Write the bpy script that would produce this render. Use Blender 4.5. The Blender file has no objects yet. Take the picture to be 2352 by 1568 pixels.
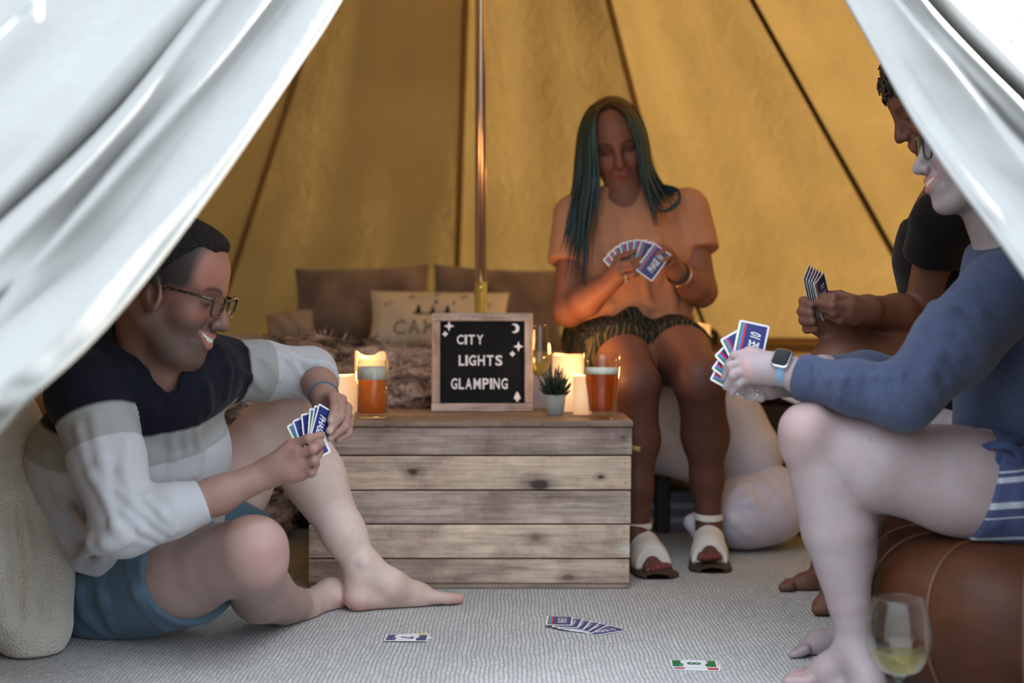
import bpy, bmesh, math, random, time
import numpy as np
from mathutils import Vector, Matrix

T0 = time.time()
C = bpy.context.scene.collection
SC = bpy.context.scene
rnd = random.Random(7)
nr = np.random.RandomState(5)

# ---------------------------------------------------------------- camera, light, exposure
F, CX, HY, CH = 3267.0, 1176.0, 731.0, 0.654      # focal length in px, principal column, horizon row, eye height
cam_d = bpy.data.cameras.new('camera')
cam = bpy.data.objects.new('camera', cam_d); C.objects.link(cam)
cam.location = (0, 0, CH); cam.rotation_euler = (math.pi/2, 0, 0)
cam_d.sensor_width = 36; cam_d.lens = F*36/2352
cam_d.shift_y = -53/2352
cam_d.clip_start = 0.05; cam_d.clip_end = 200
cam_d.dof.use_dof = True; cam_d.dof.focus_distance = 2.95; cam_d.dof.aperture_fstop = 2.3
SC.camera = cam

w = bpy.data.worlds.new('overcast_sky'); SC.world = w; w.use_nodes = True
bg = w.node_tree.nodes['Background']                # overcast sky: about three times brighter overhead than at the horizon
_tc = w.node_tree.nodes.new('ShaderNodeTexCoord'); _sx = w.node_tree.nodes.new('ShaderNodeSeparateXYZ'); _rp = w.node_tree.nodes.new('ShaderNodeValToRGB')
w.node_tree.links.new(_tc.outputs['Generated'], _sx.inputs[0]); w.node_tree.links.new(_sx.outputs['Z'], _rp.inputs['Fac']); w.node_tree.links.new(_rp.outputs['Color'], bg.inputs['Color'])
_rp.color_ramp.elements[0].color = (0.23, 0.26, 0.30, 1); _rp.color_ramp.elements[1].color = (0.76, 0.87, 1.0, 1)
bg.inputs['Strength'].default_value = 6.0
sun_d = bpy.data.lights.new('sun', 'SUN'); sun = bpy.data.objects.new('sun', sun_d); C.objects.link(sun)
sun_d.energy = 54.0; sun_d.angle = math.radians(4); sun_d.color = (1.0, 0.93, 0.80)
_sd = Vector((0.97, 0.22, 0.12)); sun.rotation_euler = (-_sd).to_track_quat('-Z', 'Y').to_euler()
SC.view_settings.view_transform = 'Standard'; SC.view_settings.look = 'None'
SC.view_settings.gamma = 1.0; SC.view_settings.use_curve_mapping = False
SC.view_settings.exposure = 0.0
SC.cycles.use_denoising = True
SC.cycles.max_bounces = 10; SC.cycles.diffuse_bounces = 4; SC.cycles.glossy_bounces = 4
SC.cycles.transparent_max_bounces = 24
SC.cycles.caustics_reflective = False; SC.cycles.caustics_refractive = False
SC.cycles.sample_clamp_indirect = 4.0

# ---------------------------------------------------------------- helpers
def P(px, py, d):
    return np.array([(px-CX)/F*d, d, CH-(py-HY)/F*d])
def S(px, d):                                       # pixels -> metres at distance d
    return px*d/F
def nz(v):
    v = np.asarray(v, float); return v/np.linalg.norm(v)
def floor_d(py): return CH*F/(py-HY)                # distance of a floor point seen on row py
def srgb(r, g, b):
    f = lambda c: (c/255/12.92) if c/255 <= 0.04045 else ((c/255+0.055)/1.055)**2.4
    return (f(r), f(g), f(b))

def tag(o, label=None, cat=None, group=None, kind=None):
    if label: o['label'] = label
    if cat: o['category'] = cat
    if group: o['group'] = group
    if kind: o['kind'] = kind
    return o
def empty(name, loc=(0, 0, 0), label=None, cat=None, group=None):
    o = bpy.data.objects.new(name, None); C.objects.link(o); o.location = tuple(loc); o.empty_display_size = .05
    return tag(o, label, cat, group)
def world_of(q):
    m = q.matrix_parent_inverse @ q.matrix_basis
    return m if q.parent is None else world_of(q.parent) @ m
def link(name, me, parent=None):
    o = bpy.data.objects.new(name, me); C.objects.link(o)
    if parent is not None:
        o.parent = parent
        o.matrix_parent_inverse = world_of(parent).inverted()
    return o
def mesh_np(name, V, Fq, mats, parent=None, smooth=True, attrs=None, midx=None):
    V = np.asarray(V, np.float32); Fq = np.asarray(Fq, np.int32); n = Fq.shape[1]
    me = bpy.data.meshes.new(name)
    me.vertices.add(len(V)); me.vertices.foreach_set('co', V.ravel())
    me.loops.add(Fq.size); me.loops.foreach_set('vertex_index', Fq.ravel())
    me.polygons.add(len(Fq)); me.polygons.foreach_set('loop_start', np.arange(0, Fq.size, n, dtype=np.int32))
    if smooth: me.polygons.foreach_set('use_smooth', np.ones(len(Fq), bool))
    for m in (mats if isinstance(mats, (list, tuple)) else [mats]): me.materials.append(m)
    if midx is not None: me.polygons.foreach_set('material_index', np.asarray(midx, np.int32))
    me.update(calc_edges=True)
    for k, a in (attrs or {}).items():
        a = np.asarray(a, np.float32)
        if a.ndim == 2:
            at = me.attributes.new(k, 'FLOAT_COLOR', 'POINT')
            at.data.foreach_set('color', np.concatenate([a, np.ones((len(a), 1), np.float32)], 1).ravel())
        else:
            at = me.attributes.new(k, 'FLOAT', 'POINT'); at.data.foreach_set('value', a)
    return link(name, me, parent)
def from_bm(name, bm, mats, parent=None, smooth=False):
    me = bpy.data.meshes.new(name); bm.to_mesh(me); bm.free()
    for m in (mats if isinstance(mats, (list, tuple)) else [mats]): me.materials.append(m)
    if smooth: me.polygons.foreach_set('use_smooth', np.ones(len(me.polygons), bool))
    return link(name, me, parent)
class GB:
    """plain geometry collector: boxes, tubes, lathes, grids -> one mesh"""
    def __init__(s): s.v = []; s.f = []; s.m = []; s.a = []
    def add(s, V, Fs, mi=0, att=None):
        n = sum(len(x) for x in s.v); s.v.append(np.asarray(V, float))
        s.f += [tuple(int(i)+n for i in f) for f in Fs]; s.m += [mi]*len(Fs)
        s.a.append(np.zeros(len(V)) if att is None else np.asarray(att, float))
        return s
    def box(s, c, size, rot=None, mi=0, bev=0.0):
        bm = bmesh.new(); bmesh.ops.create_cube(bm, size=1.0)
        bmesh.ops.scale(bm, vec=size, verts=bm.verts)
        if bev > 0: bmesh.ops.bevel(bm, geom=bm.edges[:], offset=bev, segments=1, affect='EDGES', profile=.5)
        bm.verts.index_update()
        V = np.array([v.co[:] for v in bm.verts]); Fs = [[v.index for v in f.verts] for f in bm.faces]; bm.free()
        if rot is not None: V = V @ np.asarray(rot).T
        return s.add(V+np.asarray(c), Fs, mi)
    def tube(s, pts, r, n=8, mi=0, cap=True, closed=False, flat=None, att=None):
        pts = [np.asarray(p, float) for p in pts]; m = len(pts)
        rs = r if isinstance(r, (list, tuple, np.ndarray)) else [r]*m
        V = []; Fs = []; A = []; up = None
        for i, p in enumerate(pts):
            if closed: t = nz(pts[(i+1) % m]-pts[i-1])
            else: t = nz(pts[min(i+1, m-1)]-pts[max(i-1, 0)])
            if up is None:
                up = np.array([0, 0, 1.]) if abs(t[2]) < .9 else np.array([0, 1., 0])
                if flat is not None: up = np.asarray(flat[0], float)
            x = np.cross(t, up)
            if np.linalg.norm(x) < 1e-6: x = np.cross(t, [1, 0, 0])
            x = nz(x); y = np.cross(x, t); up = y if flat is None else np.asarray(flat[0], float)
            fl = 1.0 if flat is None else flat[1]
            for k in range(n):
                a = 2*math.pi*k/n
                V.append(p+rs[i]*(math.cos(a)*x+fl*math.sin(a)*y)); A.append(0 if att is None else att[i])
        for i in range(m if closed else m-1):
            for k in range(n):
                a, b = i*n+k, i*n+(k+1) % n; j = ((i+1) % m)*n
                Fs.append((a, b, j+(k+1) % n, j+k))
        if cap and not closed:
            Fs.append(tuple(range(n-1, -1, -1))); Fs.append(tuple((m-1)*n+k for k in range(n)))
        return s.add(V, Fs, mi, A)
    def lathe(s, prof, c, n=32, mi=0, axis=None):
        V = []; Fs = []; m = len(prof)
        for (r, z) in prof:
            for k in range(n):
                a = 2*math.pi*k/n; V.append((r*math.cos(a), r*math.sin(a), z))
        for i in range(m-1):
            for k in range(n):
                Fs.append((i*n+k, i*n+(k+1) % n, (i+1)*n+(k+1) % n, (i+1)*n+k))
        V = np.array(V)
        if axis is not None:
            q = Vector((0, 0, 1)).rotation_difference(Vector(axis)).to_matrix(); V = V @ np.array(q).T
        if prof[0][0] > 1e-5: Fs.append(tuple(range(n-1, -1, -1)))
        if prof[-1][0] > 1e-5: Fs.append(tuple((m-1)*n+k for k in range(n)))
        return s.add(V+np.asarray(c), Fs, mi)
    def grid(s, Pts, mi=0, att=None):
        Pts = np.asarray(Pts); a, b = Pts.shape[:2]
        Fs = [(i*b+j, i*b+j+1, (i+1)*b+j+1, (i+1)*b+j) for i in range(a-1) for j in range(b-1)]
        return s.add(Pts.reshape(-1, 3), Fs, mi, None if att is None else np.asarray(att).ravel())
    def build(s, name, mats, parent=None, smooth=True, attr=None):
        me = bpy.data.meshes.new(name); V = np.concatenate(s.v)
        me.from_pydata(V.tolist(), [], s.f)
        for m in (mats if isinstance(mats, (list, tuple)) else [mats]): me.materials.append(m)
        me.polygons.foreach_set('material_index', np.array(s.m, np.int32))
        if smooth: me.polygons.foreach_set('use_smooth', np.ones(len(s.f), bool))
        if attr:
            at = me.attributes.new(attr, 'FLOAT', 'POINT'); at.data.foreach_set('value', np.concatenate(s.a).astype(np.float32))
        me.update()
        return link(name, me, parent)

def catmull(pts, n):
    pts = np.asarray(pts, float); m = len(pts); out = []
    for t in np.linspace(0, m-1, n):
        i = min(int(t), m-2); u = t-i
        p0, p1, p2, p3 = pts[max(i-1, 0)], pts[i], pts[i+1], pts[min(i+2, m-1)]
        out.append(.5*((2*p1)+(-p0+p2)*u+(2*p0-5*p1+4*p2-p3)*u*u+(-p0+3*p1-3*p2+p3)*u**3))
    return np.array(out)

# ---------------------------------------------------------------- materials
class NT:
    def __init__(s, name):
        s.m = bpy.data.materials.new(name); s.m.use_nodes = True; s.t = s.m.node_tree
        s.b = s.t.nodes['Principled BSDF']; s.out = s.t.nodes['Material Output']
    def n(s, typ, **kw):
        x = s.t.nodes.new('ShaderNode'+typ)
        for k, v in kw.items():
            if k in x.inputs.keys(): x.inputs[k].default_value = v
            else: setattr(x, k, v)
        return x
    def l(s, a, b): s.t.links.new(a, b)
    def coord(s, kind='Object', scale=(1, 1, 1), rot=(0, 0, 0)):
        c = s.n('TexCoord'); m = s.n('Mapping'); m.inputs['Scale'].default_value = scale; m.inputs['Rotation'].default_value = rot
        s.l(c.outputs[kind], m.inputs['Vector']); return m.outputs['Vector']
    def noise(s, vec, scale, detail=3, rough=.5, dist=0):
        x = s.n('TexNoise'); x.inputs['Scale'].default_value = scale; x.inputs['Detail'].default_value = detail
        x.inputs['Roughness'].default_value = rough; x.inputs['Distortion'].default_value = dist
        s.l(vec, x.inputs['Vector']); return x.outputs['Fac']
    def ramp(s, fac, stops, interp='LINEAR'):
        r = s.n('ValToRGB'); r.color_ramp.interpolation = interp
        e = r.color_ramp.elements
        while len(e) < len(stops): e.new(.5)
        for i, (p, c) in enumerate(stops): e[i].position = p; e[i].color = (*c, 1) if len(c) == 3 else c
        s.l(fac, r.inputs['Fac']); return r.outputs['Color']
    def math(s, op, a, b=None):
        x = s.n('Math', operation=op)
        for i, v in enumerate((a, b)):
            if v is None: continue
            if isinstance(v, (int, float)): x.inputs[i].default_value = v
            else: s.l(v, x.inputs[i])
        return x.outputs[0]
    def mix(s, fac, a, b, mode='MIX'):
        x = s.n('Mix', data_type='RGBA', blend_type=mode)
        for i, v in ((0, fac), (6, a), (7, b)):
            if isinstance(v, (int, float)): x.inputs[i].default_value = v
            elif isinstance(v, tuple): x.inputs[i].default_value = (*v, 1)
            else: s.l(v, x.inputs[i])
        return x.outputs[2]
    def bump(s, h, strength=.3, dist=.01):
        x = s.n('Bump'); x.inputs['Strength'].default_value = strength; x.inputs['Distance'].default_value = dist
        s.l(h, x.inputs['Height']); s.l(x.outputs[0], s.b.inputs['Normal']); return x
    def attr(s, name):
        a = s.n('Attribute'); a.attribute_name = name; return a
    def set(s, **kw):
        for k, v in kw.items():
            k = k.replace('_', ' ')
            if isinstance(v, (int, float)): s.b.inputs[k].default_value = v
            elif isinstance(v, tuple): s.b.inputs[k].default_value = (*v, 1)
            else: s.l(v, s.b.inputs[k])
        return s
def simple(name, col, rough=.6, **kw):
    t = NT(name); t.set(Base_Color=tuple(col), Roughness=rough, **kw); return t.m
def cloth(name, col, var=.12, weave=900, bump=.25, rough=.9, big=14, sheen=.2):
    t = NT(name); v = t.coord(); a = t.noise(v, big, 3); b = t.noise(v, weave, 2)
    c2 = tuple(c*(1-var) for c in col); c1 = tuple(min(1, c*(1+var)) for c in col)
    t.set(Base_Color=t.ramp(a, [(.3, c2), (.7, c1)]), Roughness=rough, Sheen_Weight=sheen*.4, Specular_IOR_Level=.15)
    h = t.math('ADD', t.math('MULTIPLY', a, .6), t.math('MULTIPLY', b, .25)); t.bump(h, bump, .006)
    return t.m

# ---------------------------------------------------------------- signed-distance sculpting
class Sdf:
    def __init__(s): s.ops = []
    def _add(s, kind, prm, op, k, c, R): s.ops.append((kind, prm, op, k, np.asarray(c, float), float(R))); return s
    def rc(s, a, b, ra, rb=None, k=.012, op='u', flat=None):
        rb = ra if rb is None else rb; a = np.asarray(a, float); b = np.asarray(b, float)
        if np.linalg.norm(a-b) < 1e-7: b = a+np.array([0, 0, 1e-5])
        return s._add('rc', (a, b, ra, rb, flat), op, k, (a+b)/2, np.linalg.norm(b-a)/2+max(ra, rb))
    def sp(s, c, r, k=.012, op='u'): return s.rc(c, c, r, r, k, op)
    def chain(s, pts, rs, k=.012, op='u', flat=None):
        for i in range(len(pts)-1): s.rc(pts[i], pts[i+1], rs[i], rs[i+1], k, op, flat)
        return s
    def el(s, c, r, M=None, k=.012, op='u'):
        M = np.eye(3) if M is None else np.asarray(M)
        return s._add('el', (np.asarray(c, float), np.asarray(r, float), M), op, k, c, max(r))
    def bx(s, c, half, rd, M=None, k=.012, op='u'):
        M = np.eye(3) if M is None else np.asarray(M)
        return s._add('bx', (np.asarray(c, float), np.asarray(half, float), rd, M), op, k, c, np.linalg.norm(half)+rd)
    def plane(s, o, n, k=.004):                       # keeps the side the normal points away from
        return s._add('pl', (np.asarray(o, float), nz(n)), 'i', k, o, 1e6)
    def grp(s, g, k=.012, op='u'):
        cs = [(o[4], o[5]) for o in g.ops if o[2] == 'u']
        c = np.mean([x[0] for x in cs], 0); R = max(np.linalg.norm(x[0]-c)+x[1] for x in cs)
        return s._add('grp', g, op, k, c, R)
    def bounds(s):
        lo = np.full(3, 1e9); hi = -lo
        for o in s.ops:
            if o[2] == 'u':
                if o[0] == 'rc':
                    a, b, ra, rb, _ = o[1]; lo = np.minimum(lo, np.minimum(a-ra, b-rb)); hi = np.maximum(hi, np.maximum(a+ra, b+rb))
                elif o[0] == 'grp':
                    l2, h2 = o[1].bounds(); lo = np.minimum(lo, l2); hi = np.maximum(hi, h2)
                else: lo = np.minimum(lo, o[4]-o[5]); hi = np.maximum(hi, o[4]+o[5])
        return lo, hi
    def _prim(s, kind, prm, p):
        if kind == 'rc':
            a, b, ra, rb, flat = prm; pa = p-a; ba = b-a
            if flat is not None:
                n, f = flat; pa = pa+(pa @ n)[..., None]*n*(1/f-1); bb = ba+(ba @ n)*n*(1/f-1)
            else: bb = ba
            t = np.clip((pa @ bb)/(bb @ bb), 0, 1)
            d = np.sqrt(((pa-t[..., None]*bb)**2).sum(-1))-(ra+(rb-ra)*t)
            return d*(flat[1] if flat is not None and flat[1] < 1 else 1)
        if kind == 'el':
            c, r, M = prm; q = (p-c) @ M
            k0 = np.sqrt(((q/r)**2).sum(-1)); k1 = np.sqrt(((q/r**2)**2).sum(-1))
            return k0*(k0-1)/np.maximum(k1, 1e-9)
        if kind == 'bx':
            c, h, rd, M = prm; q = np.abs((p-c) @ M)-h
            return np.sqrt((np.maximum(q, 0)**2).sum(-1))+np.minimum(q.max(-1), 0)-rd
        if kind == 'pl':
            return (p-prm[0]) @ prm[1]
    def ev(s, p, cen, hd, big=.12):
        d = np.full(p.shape[:-1], big)
        for kind, prm, op, k, c, R in s.ops:
            if R > 1e5: sel = slice(None)
            else:
                sel = np.linalg.norm(cen-c, axis=-1) < R+hd+k+.03
                if not sel.any(): continue
            q = p[sel]; a = d[sel]
            b = prm.ev(q, cen[sel] if not isinstance(sel, slice) else cen, hd, big) if kind == 'grp' else s._prim(kind, prm, q)
            if op == 'u':
                r = np.minimum(a, b)
                if k > 0: h = np.maximum(k-np.abs(a-b), 0)/k; r = r-h*h*k*.25
            else:
                if op == 's': b = -b
                r = np.maximum(a, b)
                if k > 0: h = np.maximum(k-np.abs(a-b), 0)/k; r = r+h*h*k*.25
            d[sel] = r
        return d
    def at(s, pts):
        pts = np.asarray(pts, float); return s.ev(pts[:, None, :], pts, .01)[:, 0]
    def hit(s, px, py, d0=1.3, d1=5.5):
        ds = np.arange(d0, d1, .004); pts = np.stack([(px-CX)/F*ds, ds, CH-(py-HY)/F*ds], 1); v = s.at(pts)
        i = np.where(v < 0)[0]
        return None if len(i) == 0 else pts[i[0]]
    def fold(s, pix, r=.006, h=.003, k=.012, op='u'):
        """a ridge (or groove) of cloth along pixels laid on the surface"""
        q = [s.hit(*p) for p in pix]; q = [x for x in q if x is not None]
        if len(q) < 2: return s
        v = [nz(x-np.array([0, 0, CH])) for x in q]
        off = (r-h) if op == 'u' else -(r-h)
        pts = [x+vv*off for x, vv in zip(q, v)]; m = len(pts)
        rs = [r*(.35+.65*math.sin(math.pi*(i+.35)/(m-.3))) for i in range(m)]
        return s.chain(pts, rs, k, op)
    def mesh(s, h, disp=None, smooth=1, zmin=None):
        B = 8; lo, hi = s.bounds(); lo = lo-2*h; hi = hi+2*h
        if zmin is not None: lo[2] = max(lo[2], zmin-3*h)
        nb = np.ceil((hi-lo)/(B*h)).astype(int)
        I = np.stack(np.meshgrid(*[np.arange(x) for x in nb], indexing='ij'), -1).reshape(-1, 3)
        hd = B*h*.87; cen = lo+(I+.5)*B*h
        d = s.ev(cen[:, None, :], cen, hd*1.6, big=1)[:, 0]
        far = np.abs(d) < hd*1.8+.03; I = I[far]; cen = cen[far]
        g = np.stack(np.meshgrid(*[np.arange(B+1)]*3, indexing='ij'), -1).reshape(-1, 3)
        D = np.empty((len(I), (B+1)**3))
        for i in range(0, len(I), 400):
            p = lo+(I[i:i+400, None, :]*B+g)*h
            D[i:i+400] = s.ev(p, cen[i:i+400], hd)
            if disp is not None: D[i:i+400] += disp(p)
            if zmin is not None: D[i:i+400] = np.maximum(D[i:i+400], zmin-p[..., 2])
        bd = ((g == 0) | (g == B)).any(1); qi, qj = np.nonzero((np.abs(D) < h*1.2) & bd[None, :])   # neighbouring blocks must agree on shared corners
        if len(qi):
            gp = (I[qi]*B+g[qj]).astype(np.int64); kk = (gp[:, 0]*(nb[1]*B+2)+gp[:, 1])*(nb[2]*B+2)+gp[:, 2]
            _, first, inv = np.unique(kk, return_index=True, return_inverse=True); D[qi, qj] = D[qi[first], qj[first]][inv]
        D = D.reshape(-1, B+1, B+1, B+1); ok = D < 0
        sl = [slice(0, B), slice(1, B+1)]
        cs = [(a, b, c) for a in (0, 1) for b in (0, 1) for c in (0, 1)]
        O = [ok[:, sl[a], sl[b], sl[c]] for a, b, c in cs]
        sm = sum(o.astype(np.int8) for o in O); act = (sm > 0) & (sm < 8)
        bi, x, y, z = np.nonzero(act)
        gx = I[bi]*B+np.stack([x, y, z], 1); N = (nb*B+2).astype(np.int64)
        key = (gx[:, 0].astype(np.int64)*N[1]+gx[:, 1])*N[2]+gx[:, 2]
        vals = [D[bi, x+a, y+b, z+c] for a, b, c in cs]
        acc = np.zeros((len(bi), 3)); cnt = np.zeros(len(bi))
        for i, ci in enumerate(cs):
            for j, cj in enumerate(cs):
                if j > i and sum(abs(ci[q]-cj[q]) for q in range(3)) == 1:
                    m = (vals[i] < 0) != (vals[j] < 0)
                    t = vals[i]/np.where(m, vals[i]-vals[j], 1)
                    pt = np.array(ci)+t[:, None]*(np.array(cj)-np.array(ci)); acc += np.where(m[:, None], pt, 0); cnt += m
        V = lo+(gx+acc/cnt[:, None])*h
        od = np.argsort(key); ks = key[od]; faces = []
        def look(kk):
            i = np.clip(np.searchsorted(ks, kk), 0, len(ks)-1); return np.where(ks[i] == kk, od[i], -1)
        st = (N[1]*N[2], N[2], 1)
        for ax in range(3):
            c1 = [0, 0, 0]; c1[ax] = 1; v0 = vals[0]; v1 = vals[cs.index(tuple(c1))]
            m = np.nonzero((v0 < 0) != (v1 < 0))[0]; u, v = st[(ax+1) % 3], st[(ax+2) % 3]
            q = np.stack([look(key[m]), look(key[m]-u), look(key[m]-u-v), look(key[m]-v)], 1)
            fl = v0[m] >= 0; q[fl] = q[fl][:, ::-1]; faces.append(q[(q >= 0).all(1)])
        Fq = np.concatenate(faces)
        for _ in range(smooth):
            A = np.zeros_like(V); n = np.zeros(len(V))
            for i in range(4):
                np.add.at(A, Fq[:, i], V[Fq[:, (i+1) % 4]]+V[Fq[:, i-1]]); np.add.at(n, Fq[:, i], 2)
            V = .4*V+.6*A/np.maximum(n, 1)[:, None]
        print('sdf', len(V), h); return V, Fq
def vnoise(p, sc, seed=0):
    """cheap smooth pseudo-noise built of sines"""
    r = np.random.RandomState(seed); o = 0
    for i in range(5):
        k = r.normal(size=3); k = k/np.linalg.norm(k)*sc*(.6+.9*r.rand()); o = o+np.sin(p @ k+r.rand()*6.28)
    return o/5
# ================================================================ SETTING: bell tent
AX, AY, AZ, TR, WZ = -0.09, 4.1, 3.0, 2.5, 0.57       # apex, wall radius, wall height
NP = 14; SEAM0 = -4.0; DAZ = 360/NP
def cone(az, s, inn=0.0):                              # s=0 apex .. 1 eave
    a = math.radians(az); r = TR*s
    z = AZ-(AZ-WZ)*s; nx, nzv = (AZ-WZ), TR; L = math.hypot(nx, nzv)
    rr = r-inn*nx/L
    return np.array([AX+rr*math.sin(a), AY+rr*math.cos(a), z-inn*nzv/L])
def front_d(px, py):                                   # distance of the near side of the tent on this pixel
    ds = np.arange(1.0, 4.0, .004); x = (px-CX)/F*ds; z = CH-(py-HY)/F*ds
    rad = np.hypot(x-AX, ds-AY); lim = np.where(z > WZ, TR*(AZ-z)/(AZ-WZ), TR)
    i = np.where(rad < lim)[0]
    return ds[i[0]] if len(i) else ds[np.argmin(rad-lim)]

def canvas_mat(name, dif, trl, f, bscale=1.0, var=.10):
    t = NT(name); v = t.coord('Object'); a = t.noise(v, 2.5, 4); b = t.noise(v, 420, 2)
    nt = t.t; nt.nodes.remove(t.b)
    D = t.n('BsdfDiffuse'); T = t.n('BsdfTranslucent'); M = t.n('MixShader'); M.inputs[0].default_value = f
    for nd, c in ((D, dif), (T, trl)):
        t.l(t.ramp(a, [(.3, tuple(x*(1-var) for x in c)), (.7, tuple(min(1, x*(1+var)) for x in c))]), nd.inputs['Color'])
    c = t.n('TexCoord'); mp = t.n('Mapping'); mp.inputs['Scale'].default_value = (6, 6, 1.2); t.l(c.outputs['Object'], mp.inputs['Vector'])
    wv = t.noise(mp.outputs[0], 3.0, 3, .55, .6)
    bp = t.n('Bump'); bp.inputs['Strength'].default_value = .35*bscale; bp.inputs['Distance'].default_value = .02
    t.l(t.math('ADD', t.math('MULTIPLY', wv, 1.0), t.math('MULTIPLY', b, .03)), bp.inputs['Height'])
    t.l(bp.outputs[0], D.inputs['Normal']); t.l(bp.outputs[0], T.inputs['Normal'])
    t.l(D.outputs[0], M.inputs[1]); t.l(T.outputs[0], M.inputs[2]); t.l(M.outputs[0], t.out.inputs['Surface'])
    return t.m
M_canvas = canvas_mat('tent_canvas', (.44, .29, .125), (.64, .375, .105), .048)
M_seam = canvas_mat('tent_seam_canvas', (.40, .27, .115), (.60, .35, .10), .043)
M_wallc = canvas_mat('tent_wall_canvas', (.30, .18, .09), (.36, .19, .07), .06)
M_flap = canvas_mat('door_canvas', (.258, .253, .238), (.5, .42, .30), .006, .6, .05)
M_rope = simple('dark_rope', (.035, .026, .016), .9)

roof = empty('ceiling', (AX, AY, WZ)); roof['kind'] = 'structure'
wall = empty('wall_back', (AX, AY, 0)); wall['kind'] = 'structure'
for k in range(NP):
    a0 = SEAM0+k*DAZ; am = (a0+DAZ/2) % 360
    door = 150 < am < 202                              # the two door panels hang as flaps below the zip
    us = np.linspace(-.01, 1.01, 26); ss = np.linspace(.002, .455 if door else 1.025, 18 if door else 40); G = np.zeros((len(ss), len(us), 3))
    for i, s_ in enumerate(ss):
        for j, u in enumerate(us):
            sag = .055*max(0, math.sin(math.pi*u))*max(0, math.sin(math.pi*min(1, s_)))
            e = min(u, 1-u)
            wr = .006*math.sin(9*s_*(1+k*.07)+3*u+k)*math.exp(-e*5)+.004*math.sin(23*s_+14*e+k*2)*math.exp(-e*9)+.004*math.sin(u*17+k+2*s_)
            G[i, j] = cone(a0+u*DAZ, s_, sag+wr*max(0, min(1, e*14)))
    GB().grid(G).build('canvas_panel', M_canvas, roof)
    if door: continue
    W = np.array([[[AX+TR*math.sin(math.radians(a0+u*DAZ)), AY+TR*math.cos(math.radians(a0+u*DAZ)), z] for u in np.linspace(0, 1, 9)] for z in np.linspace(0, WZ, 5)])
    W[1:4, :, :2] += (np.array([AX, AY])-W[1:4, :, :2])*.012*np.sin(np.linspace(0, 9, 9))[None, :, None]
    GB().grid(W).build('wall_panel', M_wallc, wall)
for k in range(NP):
    a0 = SEAM0+k*DAZ; mid_ = abs((a0 % 360)-176) < 3
    st = []
    for s_ in np.linspace(.03, .45 if mid_ else 1, 30):
        r = TR*s_; da = math.degrees(.013/max(r, .1))
        st.append([cone(a0-da, s_, .012), cone(a0, s_, .022), cone(a0+da, s_, .012)])
    GB().grid(st).build('seam_strip', M_seam, roof)
ev_ = [cone(SEAM0+a, 1.0, .01)+np.array([0, 0, -.02]) for a in np.linspace(-153, 153, 120)]
GB().tube(ev_, .012, 6).build('eave_welt', M_canvas, roof)

fl = GB(); fl.lathe([(0, 0), (2.47, 0), (2.47, -.03), (0, -.03)], (AX, AY, 0), 96)
t = NT('woven_carpet'); v = t.coord('Object', (1, 1, 1))
v0 = t.coord('Object', (1, 1, 1), (0, 0, math.pi/2)); br = t.n('TexBrick', offset=.5); br.inputs['Scale'].default_value = 1.0; br.inputs['Brick Width'].default_value = .0140; br.inputs['Row Height'].default_value = .0088
br.inputs['Mortar Size'].default_value = .0013; br.inputs['Mortar Smooth'].default_value = .8
br.inputs['Color1'].default_value = (.52, .50, .46, 1); br.inputs['Color2'].default_value = (.40, .39, .365, 1); br.inputs['Mortar'].default_value = (.335, .355, .37, 1)
v2 = t.n('Vector Math'.replace(' ', ''), operation='ADD'); wob = t.n('TexNoise'); wob.inputs['Scale'].default_value = 9; wob.inputs['Detail'].default_value = 3
sc = t.n('VectorMath', operation='SCALE'); sc.inputs['Scale'].default_value = .016
t.l(v, wob.inputs['Vector']); t.l(wob.outputs['Color'], sc.inputs[0]); t.l(v0, v2.inputs[0]); t.l(sc.outputs[0], v2.inputs[1]); t.l(v2.outputs[0], br.inputs['Vector'])
nz2 = t.noise(v, 190, 4, .65); nz3 = t.noise(v, 3, 4)
col = t.mix(.55, br.outputs['Color'], t.ramp(nz2, [(.34, (.30, .295, .285)), (.66, (.92, .90, .87))]), 'MULTIPLY')
col = t.mix(.35, col, t.ramp(nz3, [(.3, (.6, .6, .6)), (.7, (1, 1, 1))]), 'MULTIPLY')
t.set(Base_Color=t.mix(1.0, col, (1.66, 1.69, 1.76), 'MULTIPLY'), Roughness=.95)
t.bump(t.math('ADD', t.math('MULTIPLY', br.outputs['Fac'], -.7), t.math('MULTIPLY', nz2, .9)), .9, .004)
fo = fl.build('floor', t.m, None, smooth=False); fo['kind'] = 'structure'
M_grass = cloth('outside_ground', (.085, .085, .065), .35, 60, .5, 3)
g = GB(); g.box((0, 4, -.08), (60, 60, .08)); g.build('ground', M_grass, None, False)['kind'] = 'structure'

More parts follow.
